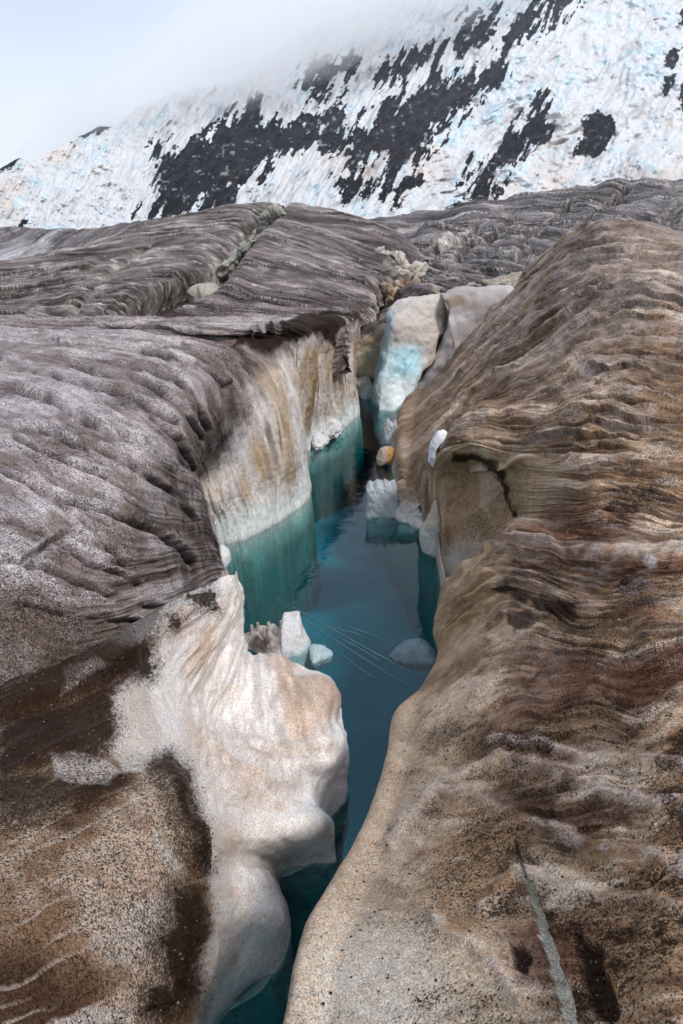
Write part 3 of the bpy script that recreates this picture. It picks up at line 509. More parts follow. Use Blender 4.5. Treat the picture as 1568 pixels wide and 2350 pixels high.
darkpoly = [([(360, 1740), (395, 1735), (435, 1770), (450, 1850), (470, 1900), (488, 2000), (455, 1995), (425, 1960), (410, 1890), (385, 1830)], 1), ([(405, 2040), (440, 2050), (455, 2120), (450, 2230), (430, 2275), (390, 2250), (375, 2180), (395, 2110)], 1), ([(345, 2270), (385, 2262), (405, 2300), (375, 2335), (340, 2320)], 1),
            ([(340, 1460), (300, 1470), (230, 1530), (150, 1590), (250, 1560), (290, 1540), (345, 1560), (350, 1530)], 1), ([(425, 1375), (470, 1345), (495, 1360), (480, 1395), (430, 1400)], 1), ([(380, 1415), (410, 1420), (400, 1450), (378, 1440)], 1),
            ([(0, 1500), (160, 1480), (330, 1400), (430, 1345), (340, 1455), (200, 1530), (130, 1600), (0, 1640)], .8), ([(0, 1650), (120, 1640), (250, 1590), (270, 1680), (230, 1720), (120, 1720), (0, 1790)], .95), ([(0, 1780), (120, 1790), (230, 1800), (280, 1790), (240, 1835), (100, 1860), (0, 1900)], .85)]
ed = 14*fb(px*.02, py*.02, 4, 231, .65)+7*fb(px*.09, py*.09, 3, 233)
dm = np.zeros_like(px); core = np.zeros_like(px)
for poly, a_ in darkpoly:
    pd = pdist(px+ed, py+ed*.7+6*fb(px*.07, py*.07, 3, 235), poly); dm = np.maximum(dm, sst(-6, 7, pd+9*fb(px*.22, py*.22, 2, 239))*a_); core = np.maximum(core, sst(-10, 26, pd)*a_)
soft = np.zeros_like(px)
for poly, a_ in darkpoly: soft = np.maximum(soft, sst(-42, 4, pdist(px+ed, py+ed*.7, poly))*a_)
h += .03*core+.012*soft*fb3(G, 22, 2, 237)
hole = sst(-3, 5, pdist(px, py, [(352, 1895), (372, 1900), (395, 1925), (408, 1948), (395, 1953), (372, 1935)]))
h -= .10*hole
G = G+N*(h*amp)[..., None]
n1 = fb3(G, 2.6, 4, 241); n2 = fb3(G, .9, 3, 243); n3 = fb3(G, 9, 3, 249)
c = solid(G, (.73, .685, .66))                                   # clean ice
c = mix(c, (.50, .36, .26), sst(.02, .5, flt+.4*n1)*fan*.8)
c = mix(c, (.84, .84, .88), sst(0, .7, sst(3.0, 8.6, V)*sst(.9, .2, G[..., 2]+.2*n2)))
for e in ((560, 1800, 110, 70, 35), (470, 1690, 60, 130, -25), (640, 1720, 90, 35, 15), (400, 1440, 70, 60, 0), (520, 1930, 60, 70, 0), (640, 1850, 30, 20, 0), (540, 2050, 30, 22), (540, 2200, 20, 45)):
    c = mix(c, (.50, .35, .24), sst(0, .9, ell(px, py, *e)+.35*n1)*.45)
dirtyc = solid(G, (.19, .115, .068)); dirtyc = mix(dirtyc, (.44, .34, .265), sst(-.05, .5, n1+.5*n3)); dirtyc = mix(dirtyc, (.06, .030, .017), sst(-.15, .4, -n1-.3*n2+.35*n3)*.9)
ldh, ldc, ldg = layers(py*.010+px*.0045, px*.004, 2.2, 255, .8, 2.0); dirtyc = mix(dirtyc, (.58, .50, .43), ldc*.45); dirtyc = mix(dirtyc, (.04, .02, .012), ldg*.45)
dirtyc = mix(dirtyc, (.42, .37, .33), sst(0, .9, ell(px, py, 330, 2130, 170, 90, -25)+.3*n1)*.8)
dirty = sst(-30, 24, pdist(px+ed, py+ed, [(-400, 1400), (200, 1470), (345, 1470), (300, 1560), (255, 1600), (270, 1720), (385, 1745), (445, 1850), (488, 1990), (496, 2130), (440, 2400), (-400, 2700)]))
c = c*(1-dirty[..., None])+dirtyc*dirty[..., None]
for poly, k_ in (([(265, 1600), (310, 1560), (345, 1590), (350, 1650), (368, 1710), (330, 1770), (280, 1770), (275, 1690)], (.55, .49, .44)), ([(120, 1730), (170, 1720), (240, 1730), (278, 1765), (250, 1800), (170, 1805), (125, 1790)], (.47, .41, .38)), ([(150, 1540), (220, 1510), (245, 1525), (200, 1560), (140, 1600)], (.40, .34, .30)),
                 ([(130, 2335), (260, 2300), (340, 2340), (250, 2350), (60, 2400)], (.45, .40, .36)), ([(345, 1900), (360, 1895), (400, 1960), (420, 1990), (400, 2000), (360, 1960)], (.50, .45, .40))):
    c = mix(c, k_, sst(-6, 6, pdist(px+ed*.6, py+ed*.6, poly))*.9)
c = mix(c, (.020, .011, .007), dm*.97)
c = mix(c, (.36, .33, .25), hole)
zz = G[..., 2]; uw = sst(.03, -.04, zz); c = mix(c, (.20, .36, .38), uw)
rim = sst(.22, .02, zz)*(1-uw); c = mix(c, (.46, .52, .54), rim*.8)
sp = .28+.30*dirty+.55*soft*(1-dm)+.15*n3*dirty+.12*sst(.0, .5, n1)-.2*rim; sp = np.where(uw > .3, .02, sp); sp = sp*(1-.9*hole); sp = np.clip(sp, 0, 1)
sp = np.maximum(sp, 0)*np.where(zz < .5, .45, 1)
GRAV = [(G.copy(), (np.maximum(dm*.8, soft*.55)+.25*dirty)*(py < 2420)*(px > -60)*(V < 6.2), N.copy())]
G, c, sp, fw = extend(G, c, sp, (fa*26+.3*n3, fr_*.012, .38*fan), -1, 6)
le = grid_mesh('ice_ledge', G, rgba(c, sp), M_clean, flow=fw)
tag(le, 'sculpted white ice ledge with dark dirt patches bulging into the water at lower left', 'ice formation')

# ================================================================== MIDGROUND HILLS
def hill(name, rows, nu, nv, fn, label, mat=None, skirt=True, flow=None):
    rows = [list(r_) for r_ in rows]
    G, U, V = loft(rows, nu, nv); N = up_normals(G); px, py, f = proj(G)
    G, c, sp, su_, v_ = fn(G, U, V, N, px, py, f)
    fw = (su_*flow[0], v_*flow[1], np.full_like(px, flow[2]))
    if name in ('far_ice_hill', 'left_ice_hill'): G, c, sp, fw = extend(G, c, sp, fw, -1, 60)
    if name == 'right_ice_hill': G, c, sp, fw = extend(G, c, sp, fw, 1, 60)
    o = grid_mesh(name, G, rgba(c, sp), mat or M_far, flow=fw); tag(o, label, kind='structure'); return o
def strata_fn(fu, fv, seed, base, light, darkc, amp=.12, wr=.5, tilt=0, extra=None):
    def fn(G, U, V, N, px, py, f):
        wrp = fb(V*.5, U*.5, 3, seed)*wr; su = U+wrp+tilt*V
        st = fb(su*fu, V*fv, 4, seed+1, .65); cr_ = 1-np.abs(fb(su*fu*1.3, V*fv*1.4, 3, seed+2, .6))*2.4
        lh, lc, lg = layers(su, V, 5.5, seed+11, .5, .9); lh2, lc2, lg2 = layers(su, V, 13, seed+15, .5, 1.2)
        h = amp*(.75*st+.3*cr_+.9*lh+.4*lh2)+.10*fb3(G, .5, 3, seed+3)
        n1 = fb3(G, .7, 4, seed+4); n3 = fb3(G, 3, 3, seed+5)
        c = solid(G, base); c = mix(c, light, sst(.0, .55, st+.45*n3)); c = mix(c, darkc, sst(.02, .45, -st+.3*n1)*.85)
        c = mix(c, (.56, .52, .50), np.clip(lc*.7+lc2*.6, 0, 1)*sst(-.4, .3, n3)*.7); c = mix(c, (.03, .024, .021), np.clip(lg+.8*lg2, 0, 1)*.8)
        sp = .40+.2*sst(0, .5, n1)
        if extra: G, c, sp, h = extra(G, U, V, N, px, py, f, h, c, sp, n1, n3)
        G = G+N*h[..., None]
        return G, c, sp, su, V
    return fn
# far left hill
def dn(rw, dy=2, dz=-3): return [D(q, 0, dy, q[2]+dz) for q in rw]
r0 = [Y(-300, 525, 75), Y(0, 528, 70), Y(110, 533, 66), Y(230, 530, 62), Y(330, 512, 60), Y(420, 500, 58)]
rows = [dn(r0, 5, -4), r0, [Y(-300, 560, 58), Y(0, 560, 54), Y(110, 565, 52), Y(200, 568, 50), Y(300, 560, 50), Y(420, 560, 50)],
        [Y(-300, 615, 40), Y(0, 612, 38), Y(110, 610, 38), Y(200, 600, 40), Y(300, 600, 42), Y(420, 600, 42)], [Y(-300, 660, 34), Y(0, 660, 33), Y(110, 660, 33), Y(200, 650, 34), Y(300, 650, 35), Y(420, 650, 36)]]
def ex_far(G, U, V, N, px, py, f, h, c, sp, n1, n3):
    m_ = sst(-8, 12, pdist(px+16*n3, py+6*n1, [(50, 550), (120, 555), (110, 590), (20, 612), (-50, 612), (-20, 580)])); c = mix(c, (.52, .51, .53), m_*.6)
    m_ = sst(-3, 5, pdist(px+6*n3, py+3*n1, [(155, 590), (185, 565), (260, 540), (262, 560), (205, 582), (165, 600)])); c = mix(c, (.45, .40, .33), m_*.6)
    return G, c, sp-.2*m_, h
hill('far_ice_hill', rows, 160, 420, strata_fn(3.6, .5, 301, (.17, .15, .155), (.36, .34, .36), (.06, .052, .05), .25, .12, 1.1, ex_far), 'dark striped ice hill at the far left edge below the snow', flow=(9, .9, .7))
# left hill B1: from the left skyline down to the plateau, rolls down into the gash on its right
B1 = []
r0 = [Y(-300, 640, 36), Y(0, 612, 38), Y(120, 590, 42), Y(230, 565, 46), Y(350, 523, 50), Y(470, 490, 53), Y(570, 474, 55), Y(625, 474, 56), Y(650, 480, 57), Y(660, 500, 57)]
B1.append(dn(r0, 4, -4)); B1.append(r0)
B1.append([Y(-300, 670, 30), Y(0, 640, 31), Y(120, 612, 34), Y(230, 585, 37), Y(340, 555, 40), Y(450, 525, 43), Y(540, 505, 46), Y(590, 505, 48), Y(610, 520, 49), Y(620, 545, 49)])
B1.append([Y(-300, 690, 26), Y(0, 670, 27), Y(110, 645, 28), Y(210, 615, 30), Y(310, 590, 33), Y(410, 570, 35), Y(495, 555, 38), Y(545, 560, 40), Y(560, 580, 40), Y(575, 610, 40)])
B1.append([Y(-300, 708, 22), Y(0, 695, 23), Y(100, 675, 24), Y(190, 650, 25), Y(285, 625, 27), Y(375, 605, 29), Y(450, 600, 31), Y(500, 615, 32), Y(518, 645, 32), Y(530, 680, 32)])
B1.append([Y(-300, 722, 19), Y(0, 714, 20), Y(100, 700, 20), Y(180, 682, 21), Y(265, 660, 22), Y(345, 645, 23), Y(405, 640, 24), Y(440, 665, 25), Y(450, 700, 25), Y(460, 740, 25)])
B1.append([Y(-300, 738, 17), Y(0, 732, 17), Y(100, 722, 17.5), Y(175, 710, 18), Y(240, 698, 18.5), Y(290, 690, 19), Y(330, 690, 19.5), Y(355, 720, 20), Y(365, 750, 20), Y(380, 780, 20)])
B1.append([Y(-300, 765, 15.5), Y(0, 762, 15.5), Y(100, 760, 15.8), Y(170, 758, 16), Y(220, 758, 16.2), Y(255, 758, 16.5), Y(285, 760, 17), Y(310, 770, 17), Y(330, 780, 17), Y(345, 800, 17)])
def ex_b1(G, U, V, N, px, py, f, h, c, sp, n1, n3):
    for P_ in ([(345, 565), (250, 620), (200, 690), (150, 745)], [(245, 595), (190, 620)],):
        d_ = seg_d(px+10*n3, py+6*n3, P_); h = h-.25*np.exp(-(d_/7)**2)*f/25; c = mix(c, (.40, .36, .32), np.exp(-(d_/7)**2)*.5)
    g_ = sst(6.6, 8.0, V)                       # streaked roll-over into the gash
    ss = fb(U*11, V*.5, 3, 333, .6); c = mix(c, (.030, .024, .02), g_*sst(-.05, .3, ss)*.85); c = mix(c, (.42, .40, .36), g_*sst(.1, .4, -ss)*.6)
    h = h+g_*.35*ss
    m_ = sst(-5, 5, pdist(px+10*n3, py+3*n3, [(45, 705), (100, 715), (160, 740), (120, 752), (60, 728)])); c = mix(c, (.45, .42, .40), m_*.5)
    m_ = sst(-3, 5, pdist(px+6*n3, py+3*n3, [(-10, 755), (30, 748), (42, 762), (0, 770)])); c = mix(c, (.52, .50, .49), m_*.7)
    return G, c, sp, h
hill('left_ice_hill', B1, 420, 560, strata_fn(3.4, .55, 321, (.150, .125, .118), (.33, .295, .28), (.050, .040, .034), .17, .09, -.32, ex_b1), 'rounded dark striped ice hill on the left that rolls into a gash', flow=(10, 1.0, .85))
# centre dome B2, sharp left edge over the gash
B2 = []
r0 = [Y(655, 482, 50), Y(668, 479, 49), Y(720, 481, 47), Y(790, 494, 44), Y(860, 514, 40), Y(920, 540, 36), Y(960, 575, 32), Y(985, 600, 30)]
B2.append(dn(r0, 4, -3)); B2.append(r0)
B2.append([Y(615, 520, 40), Y(632, 508, 40), Y(700, 520, 37), Y(770, 545, 34), Y(835, 575, 31), Y(880, 605, 28), Y(905, 635, 26), Y(915, 670, 26)])
B2.append([Y(572, 565, 32), Y(590, 550, 32), Y(660, 568, 29.5), Y(730, 600, 27), Y(795, 630, 25), Y(842, 655, 23.5), Y(862, 680, 23), Y(870, 710, 23)])
B2.append([Y(530, 625, 26.5), Y(548, 610, 26.5), Y(620, 626, 24.5), Y(695, 650, 22.6), Y(765, 676, 21), Y(825, 695, 20.5), Y(845, 715, 20.5), Y(850, 740, 20.5)])
B2.append([Y(490, 680, 22.5), Y(505, 665, 22.3), Y(575, 674, 21), Y(655, 693, 19.9), Y(735, 710, 19.2), Y(800, 719, 18.9), Y(818, 730, 18.9), Y(825, 750, 18.9)])
B2.append([Y(400, 730, 20), Y(420, 715, 19.8), Y(520, 712, 19), Y(620, 722, 18.3), Y(710, 730, 17.8), Y(780, 733, 17.9), Y(800, 742, 18), Y(808, 765, 18)])
B2.append([Y(330, 770, 18), Y(350, 748, 17.8), Y(480, 742, 17.2), Y(600, 745, 16.9), Y(700, 748, 16.5), Y(775, 748, 17.2), Y(795, 765, 17.4), Y(800, 790, 17.4)])
B2.append([D(q, 0, -.3, 1.5) for q in B2[-1]])
for r_ in B2[1:-1]: r_[0] = D(r_[1], -.25, .2, r_[1][2]-2.2)
def ex_b2(G, U, V, N, px, py, f, h, c, sp, n1, n3):
    e_ = sst(1.05, .6, V); c = mix(c, (.34, .42, .40), e_*sst(-.3, .3, n3)); sp = sp-.3*e_
    r_ = sst(5.0, 6.2, V)*sst(1.5, 2.5, U); ss = fb(U*9, V*.6, 3, 353); c = mix(c, (.45, .40, .36), r_*sst(0, .4, ss)*.7); c = mix(c, (.03, .022, .018), r_*sst(0, .4, -ss)*.8); h = h+.2*ss*r_
    c = mix(c, (.12, .085, .08), sst(.2, .8, n1)*.5)
    return G, c, sp, h*sst(.4, 1.3, V)
hill('centre_ice_hill', B2, 460, 420, strata_fn(3.1, .40, 341, (.155, .122, .120), (.33, .29, .285), (.058, .043, .04), .12, .07, .12, ex_b2), 'brown grey dome of finely striped ice behind the left bank', flow=(11, .9, .85))
# right hill B3: long slope to the right skyline
B3 = []
r0 = [Y(800, 505, 88), Y(870, 497, 84), Y(960, 484, 82), Y(1080, 464, 78), Y(1200, 450, 74), Y(1330, 440, 70), Y(1450, 428, 66), Y(1568, 421, 62), Y(1900, 400, 56)]
B3.append(dn(r0, 6, -5)); B3.append(r0)
B3.append([Y(800, 530, 70), Y(880, 518, 68), Y(970, 508, 64), Y(1080, 495, 60), Y(1200, 480, 57), Y(1330, 468, 53), Y(1450, 458, 50), Y(1568, 450, 47), Y(1900, 440, 43)])
B3.append([Y(830, 550, 54), Y(900, 540, 53), Y(985, 532, 50), Y(1090, 522, 47), Y(1200, 510, 44), Y(1330, 500, 40), Y(1450, 495, 38), Y(1568, 490, 36), Y(1900, 485, 33)])
B3.append([Y(860, 575, 42), Y(920, 566, 41), Y(1000, 560, 39), Y(1090, 553, 37), Y(1200, 545, 34), Y(1330, 540, 31), Y(1450, 538, 29), Y(1568, 535, 28), Y(1900, 530, 26)])
B3.append([Y(890, 600, 34), Y(940, 592, 33), Y(1010, 590, 31.5), Y(1090, 588, 30), Y(1190, 585, 27), Y(1320, 590, 25), Y(1450, 590, 24), Y(1568, 590, 23), Y(1900, 590, 22)])
B3.append([Y(920, 630, 29), Y(960, 620, 28), Y(1025, 618, 27), Y(1100, 618, 26), Y(1190, 620, 24), Y(1320, 640, 22), Y(1450, 640, 21), Y(1568, 640, 21), Y(1900, 640, 20)])
B3.append([Y(945, 660, 25.5), Y(985, 650, 25), Y(1040, 648, 24.5), Y(1110, 650, 24), Y(1180, 655, 22.5), Y(1320, 690, 21), Y(1450, 690, 20), Y(1568, 690, 20), Y(1900, 690, 19)])
B3.append([Y(965, 690, 23.5), Y(1000, 682, 23.2), Y(1050, 675, 22.8), Y(1115, 672, 22.2), Y(1180, 690, 21.5), Y(1320, 740, 20.5), Y(1450, 740, 19.6), Y(1568, 740, 19.6), Y(1900, 740, 18.5)])
B3.append([D(q, 0, -.8, 1.2) for q in B3[-1]])
def ex_b3(G, U, V, N, px, py, f, h, c, sp, n1, n3):
    for P_, w_ in (([(1440, 440), (1370, 490), (1330, 525), (1290, 560)], 4), ([(1568, 478), (1480, 520)], 4), ([(1310, 470), (1260, 515), (1210, 545)], 5), ([(1180, 500), (1140, 545), (1080, 560), (1050, 600)], 6), ([(1000, 580), (1070, 545), (1100, 520)], 5), ([(1225, 560), (1190, 600), (1130, 600)], 5)):
        d_ = seg_d(px+14*n3, py+6*n3, P_); k_ = np.exp(-(d_/w_)**2); h = h-.9*k_*f/45; c = mix(c, (.03, .025, .022), k_*.75)
        k_ = np.exp(-((d_-w_*1.7)/(w_*.9))**2)*sst(-.1, .3, n3); c = mix(c, (.45, .41, .37), k_*.7)
    for poly in ([(903, 525), (945, 515), (985, 512), (955, 535), (912, 537)], [(1005, 560), (1060, 530), (1090, 520), (1050, 550), (1010, 590)], [(1070, 600), (1120, 596), (1170, 600), (1130, 606)]):
        m_ = sst(-2, 4, pdist(px+6*n3, py+3*n3, poly)); c = mix(c, (.52, .47, .44), m_*.85); sp = sp-.3*m_
    bl = fb(px*.012, py*.03, 3, 377); h = h+.45*bl*f/45
    c = mix(c, (.10, .085, .085), sst(0, .5, -bl)*.4)
    return G, c, sp, h
hill('right_ice_hill', B3, 420, 620, strata_fn(3.6, .5, 361, (.155, .135, .135), (.36, .33, .325), (.055, .045, .042), .24, .22, -.25, ex_b3), 'long grey striped ice slope rising to the right under the mountain', flow=(10, 1.0, .8))
# valley floor: glacier ice under and beyond the hills
gx = np.concatenate([[-3000, -900, -300, -90], np.linspace(-45, 60, 70), [110, 320, 900, 3000]]); gy = np.concatenate([np.linspace(25, 100, 60), [130, 200, 320, 480, 700, 1200, 3000]])
X, Y_ = np.meshgrid(gx, gy, indexing='ij'); G = np.stack([X, Y_, -.4+1.6*sst(36, 60, Y_)-.9*sst(60, 200, Y_)+.3*fb(X*.2, Y_*.2, 3, 381)-6*sst(70, 200, Y_)], -1)
nn = fb(X*.5, Y_*.5, 3, 383); c = mix(solid(G, (.26, .23, .21)), (.42, .40, .38), sst(0, .5, nn))
tag(grid_mesh('glacier_floor', G, rgba(c, .4+0*X), M_far), 'dirty glacier ice lying under the hills and out to the mountain', kind='structure')
# deep bed of the water channel
X, Y_ = np.meshgrid(np.linspace(-6, 7, 90), np.linspace(-1.5, 25, 160), indexing='ij')
G = np.stack([X, Y_, -2.1+.5*fb(X*.6, Y_*.5, 3, 391)], -1); c = mix(solid(G, (.14, .40, .48)), (.34, .64, .70), sst(-.2, .5, fb(X*.9, Y_*.9, 3, 393)))
tag(grid_mesh('channel_bed', G, rgba(c, .05+0*X), M_clean), 'pale blue ice bed deep under the channel water', kind='structure')
# water body
def box(x0, x1, y0, y1, z0, z1):
    v = [(x, y, z) for z in (z0, z1) for y in (y0, y1) for x in (x0, x1)]
    return v, [(0, 2, 3, 1), (4, 5, 7, 6), (0, 1, 5, 4), (2, 6, 7, 3), (0, 4, 6, 2), (1, 3, 7, 5)]
v, fc = box(-5.8, 6.6, -1.2, 24.5, -4, 0)
wt = raw_mesh('water', v, fc, None, M_water, origin=(0, 0, 0)); wt.data.polygons.foreach_set('use_smooth', [False]*6)
tag(wt, 'still teal meltwater filling the narrow channel between the ice banks', kind='structure')

# ================================================================== MOUNTAIN
skyl = [(-1100, 560), (-300, 440), (-100, 405), (0, 388), (45, 362), (70, 368), (110, 352), (170, 318), (225, 292), (262, 290), (320, 246), (345, 232), (420, 205), (540, 190), (570, 165), (620, 120), (700, 70), (780, 40), (900, -10), (1000, -70), (1200, -160), (1568, -300), (1900, -420), (2700, -520)]
cols = np.concatenate([np.linspace(-1100, -265, 70), np.linspace(-260, 1830, 1150), np.linspace(1835, 2700, 70)]); sx = [p_[0] for p_ in skyl]; sy = [p_[1] for p_ in skyl]
sk = np.interp(cols, sx, sy)+5*fb(cols*.03, cols*0, 4, 401)
vv = np.linspace(0, 1, 560); VV = vv[None, :]**.95
PX = np.repeat(cols[:, None], 560, 1); PY = 640+(sk[:, None]-640)*VV
el = (sk[:, None]-640)*VV
DY = 620+(np.clip(-(PY-560), 0, 1e9)*1.55)+.10*(PX-784)*-1
n_a = fb(PX*.006, PY*.006, 3, 403)
# fall lines run down to the left
def fall(px, py, ang):
    c_, s_ = math.cos(R(ang)), math.sin(R(ang)); return px*c_+py*s_, -px*s_+py*c_      # along, across
a1, b1 = fall(PX, PY, 118); a2, b2 = fall(PX, PY, 142)
right = sst(-60, 60, pdist(PX, PY, [(850, 480), (1060, 250), (1150, 130), (1310, -10), (2000, -600), (2000, 600), (820, 600)]))
wpx = PX+10*fb(PX*.02, PY*.02, 3, 405); 
fl1 = fb(b1*.035+1.2*n_a, a1*.010, 3, 407, .55); fl2 = fb(b2*.022+1.5*n_a, a2*.010, 4, 409, .55)
blk = fb(PX*.022, PY*.028, 5, 411, .62)
ridg = 1-np.abs(fb(b1*.026+.9*n_a, a1*.006, 4, 461, .55))*2.6; ridg2 = 1-np.abs(fb(b2*.020+1.1*n_a, a2*.008, 4, 463, .6))*2.6
rel = 15*(ridg*(1-right)*sst(250, 420, PX)+.8*ridg2*right)+10*(fl1*(1-right)+fl2*right)+30*fb(PX*.004, PY*.005, 3, 413)+10*blk*(.45+.55*np.maximum(right, sst(380, 250, PX)))
sh = 1-np.abs(fb(b1*.09, a1*.015, 3, 415))*2
rocks = [[(335, 512), (340, 470), (352, 445), (350, 415), (365, 345), (405, 340), (452, 332), (500, 312), (530, 282), (560, 262), (590, 240), (598, 285), (640, 296), (690, 290), (700, 310), (740, 300), (800, 290), (800, 345), (760, 350), (720, 330), (690, 345), (640, 330), (610, 360), (600, 395), (560, 420), (530, 440), (520, 478), (470, 484)],
         [(800, 345), (795, 300), (850, 290), (900, 240), (960, 212), (1000, 192), (1080, 190), (1095, 168), (1150, 148), (1135, 170), (1080, 232), (1015, 292), (975, 330), (945, 362), (905, 400), (897, 452), (880, 460), (862, 440), (880, 400), (905, 350), (865, 370), (832, 402), (800, 385)],
         [(693, 170), (740, 150), (795, 140), (800, 165), (765, 185), (740, 235), (725, 240), (712, 200)], [(870, 182), (898, 150), (960, 112), (1005, 100), (992, 132), (942, 172), (890, 188)],
         [(690, 270), (735, 262), (760, 250), (784, 235), (800, 220), (808, 250), (790, 290), (700, 300)],
         [(1030, 95), (1060, 50), (1100, 28), (1128, 18), (1100, 72), (1050, 106)], [(1158, 118), (1170, 70), (1232, 18), (1315, -8), (1290, 22), (1242, 52), (1190, 92)],
         [(1068, 458), (1085, 400), (1112, 364), (1170, 330), (1242, 262), (1236, 302), (1202, 345), (1152, 402), (1122, 436), (1090, 458)], [(1226, 262), (1238, 230), (1256, 206), (1250, 235)],
         [(1333, 275), (1380, 257), (1405, 268), (1412, 300), (1396, 342), (1362, 366), (1318, 356), (1336, 312)], [(903, 437), (925, 412), (970, 398), (972, 420), (935, 436), (903, 458)],
         [(784, 420), (830, 402), (864, 420), (850, 442), (788, 442)], [(1522, 150), (1538, 114), (1562, 108), (1552, 150), (1530, 160)], [(1522, 208), (1528, 182), (1546, 170), (1540, 200), (1528, 220)], [(1564, 190), (1600, 170), (1600, 260), (1566, 250)], [(1560, 60), (1580, 10), (1620, -20), (1600, 50)],
         [(34, 527), (50, 500), (68, 480), (60, 502), (50, 527)], [(186, 308), (198, 292), (214, 278), (240, 270), (262, 288), (238, 298), (216, 312)], [(-60, 420), (0, 380), (30, 358), (50, 350), (66, 358), (0, 398)]]
streak = fb(b1*.075+.8*n_a, a1*.016, 4, 421, .65); fine = fb(PX*.11, PY*.11, 3, 423, .6)
blkf = fb(PX*.03, PY*.045, 4, 419, .6)
mask_id = np.full(PX.shape, -1); best = np.full(PX.shape, -1e9)
ewx = 7*fb(PX*.035, PY*.035, 4, 425, .65); ewy = 7*fb(PX*.035, PY*.035, 4, 427, .65)
for q, poly in enumerate(rocks):
    small = q >= 12 or q in (9, 10)
    d_ = pdist(PX+ewx*(.4 if small else 1), PY+ewy*(.4 if small else 1), poly)
    if small: val = d_/9-1.1*streak-.9*fine-.5*blkf
    else: val = (np.minimum(d_, 44)+5)/20-3.4*(streak-.02)-.8*fine-1.3*blkf
    val = np.where(d_ < -34, -1, val)
    up = val > np.maximum(best, 0); best = np.maximum(best, val); mask_id = np.where(up, q, mask_id)
rock = mask_id >= 0
rel = rel+np.where(rock, 14*fb(PX*.045, PY*.045, 5, 433, .6)+14*(1-np.abs(fb(b1*.06, a1*.022, 4, 435, .6))*2.4)-16, 7*sh*(1-right)*sst(.9, .2, np.abs(blk))+2.5*fb(PX*.09, PY*.11, 3, 437)*np.maximum(right, sst(380, 250, PX)))
nun = sst(-2, 10, pdist(PX, PY, rocks[17]))
# convert to world; relief moves the slope along its own sight distance
a_ = (PX-784)/1175*TH; b_ = (1175-PY)/1175*TH
b_ = b_+.010*nun*0
dirx, diry, dirz = a_, CP+b_*SP, -SP+b_*CP; T = (DY-rel*1.6)/diry
G = np.stack([dirx*T, diry*T, HC+dirz*T], -1)
back = G[:, -1:, :]+np.array([0, 260, -140.]); G = np.concatenate([G, back], 1)
pad = lambda A: np.concatenate([A, A[:, -1:]], 1)
PXp, PYp = pad(PX), pad(PY); blk, streak, fl1, fl2, right, n_a, fine = map(pad, (blk, streak, fl1, fl2, right, n_a, fine)); b1p, a1p, b2p, a2p = map(pad, (b1, a1, b2, a2))
n4 = fb(PXp*.05, PYp*.06, 4, 441, .6); n5 = fb(PXp*.007, PYp*.009, 3, 443)
c = solid(G, (.74, .76, .79))
c = mix(c, (.78, .70, .64), sst(-.1, .6, n5+.4*n4)*sst(120, 420, PYp)*.8)
c = mix(c, (.62, .79, .85), sst(.22, .55, blk+.55*n4+.12*right)*.65)
c = mix(c, (.55, .56, .60), sst(.2, .6, -blk+.5*n4)*.45*(right*.6+.4*sst(450, 300, PXp)))
c = mix(c, (.40, .35, .34), sst(.32, .6, fb(b1p*.10, a1p*.012, 3, 445))*.5*(1-right)*sst(300, 420, PXp))
c = mix(c, (.46, .40, .38), sst(.18, .5, fb(b2p*.06, a2p*.014, 4, 447, .65))*.5*right)
c = mix(c, (.50, .37, .27), sst(.0, .7, ell(PXp, PYp, 1500, 405, 90, 30)+.3*n4)*.4)
cr_ = np.clip(1-np.abs(fb(PXp*.035, PYp*.05, 4, 449, .6))*9, 0, 1); c = mix(c, (.30, .46, .56), cr_*.8*sst(-.1, .4, blk+.4*n4))
rc = mix(solid(G, (.038, .028, .036)), (.11, .068, .06), sst(-.2, .5, n4+.3*fb(b1p*.2, a1p*.05, 3, 451)))
rc = mix(rc, (.014, .013, .022), sst(0, .4, -n4+.3*streak)); rc = mix(rc, (.17, .12, .105), sst(.15, .5, fb(PXp*.05+PYp*.02, PYp*.16, 4, 453, .6))*.5); rc = mix(rc, (.030, .034, .065), .45+0*n4); rc = mix(rc, (.62, .66, .72), sst(.42, .50, fb(PXp*.09, PYp*.12, 3, 455)+.3*streak)*.9); ry = sst(400, 100, PYp); rc = mix(rc, (.055, .07, .12), ry*.35)
rockp = pad(rock.astype(float)); c = c*(1-rockp[..., None])+rc*rockp[..., None]
C = rgba(c, .05+.3*rockp)
fm = np.concatenate([mask_id[:-1, :-1], np.full((mask_id.shape[0]-1, 1), -1)], 1)
mo = empty('mountain', (0, 700, 0)); tag(mo, 'steep snow and ice covered mountainside with dark rock bands', kind='structure')
grid_mesh('snow_slope', G, C, M_snow, parent=mo, keep=(fm < 0))
for q in range(len(rocks)):
    k_ = fm == q
    if k_.sum() > 40: grid_mesh('rock_outcrop', G, C, M_rock, parent=mo, keep=k_)
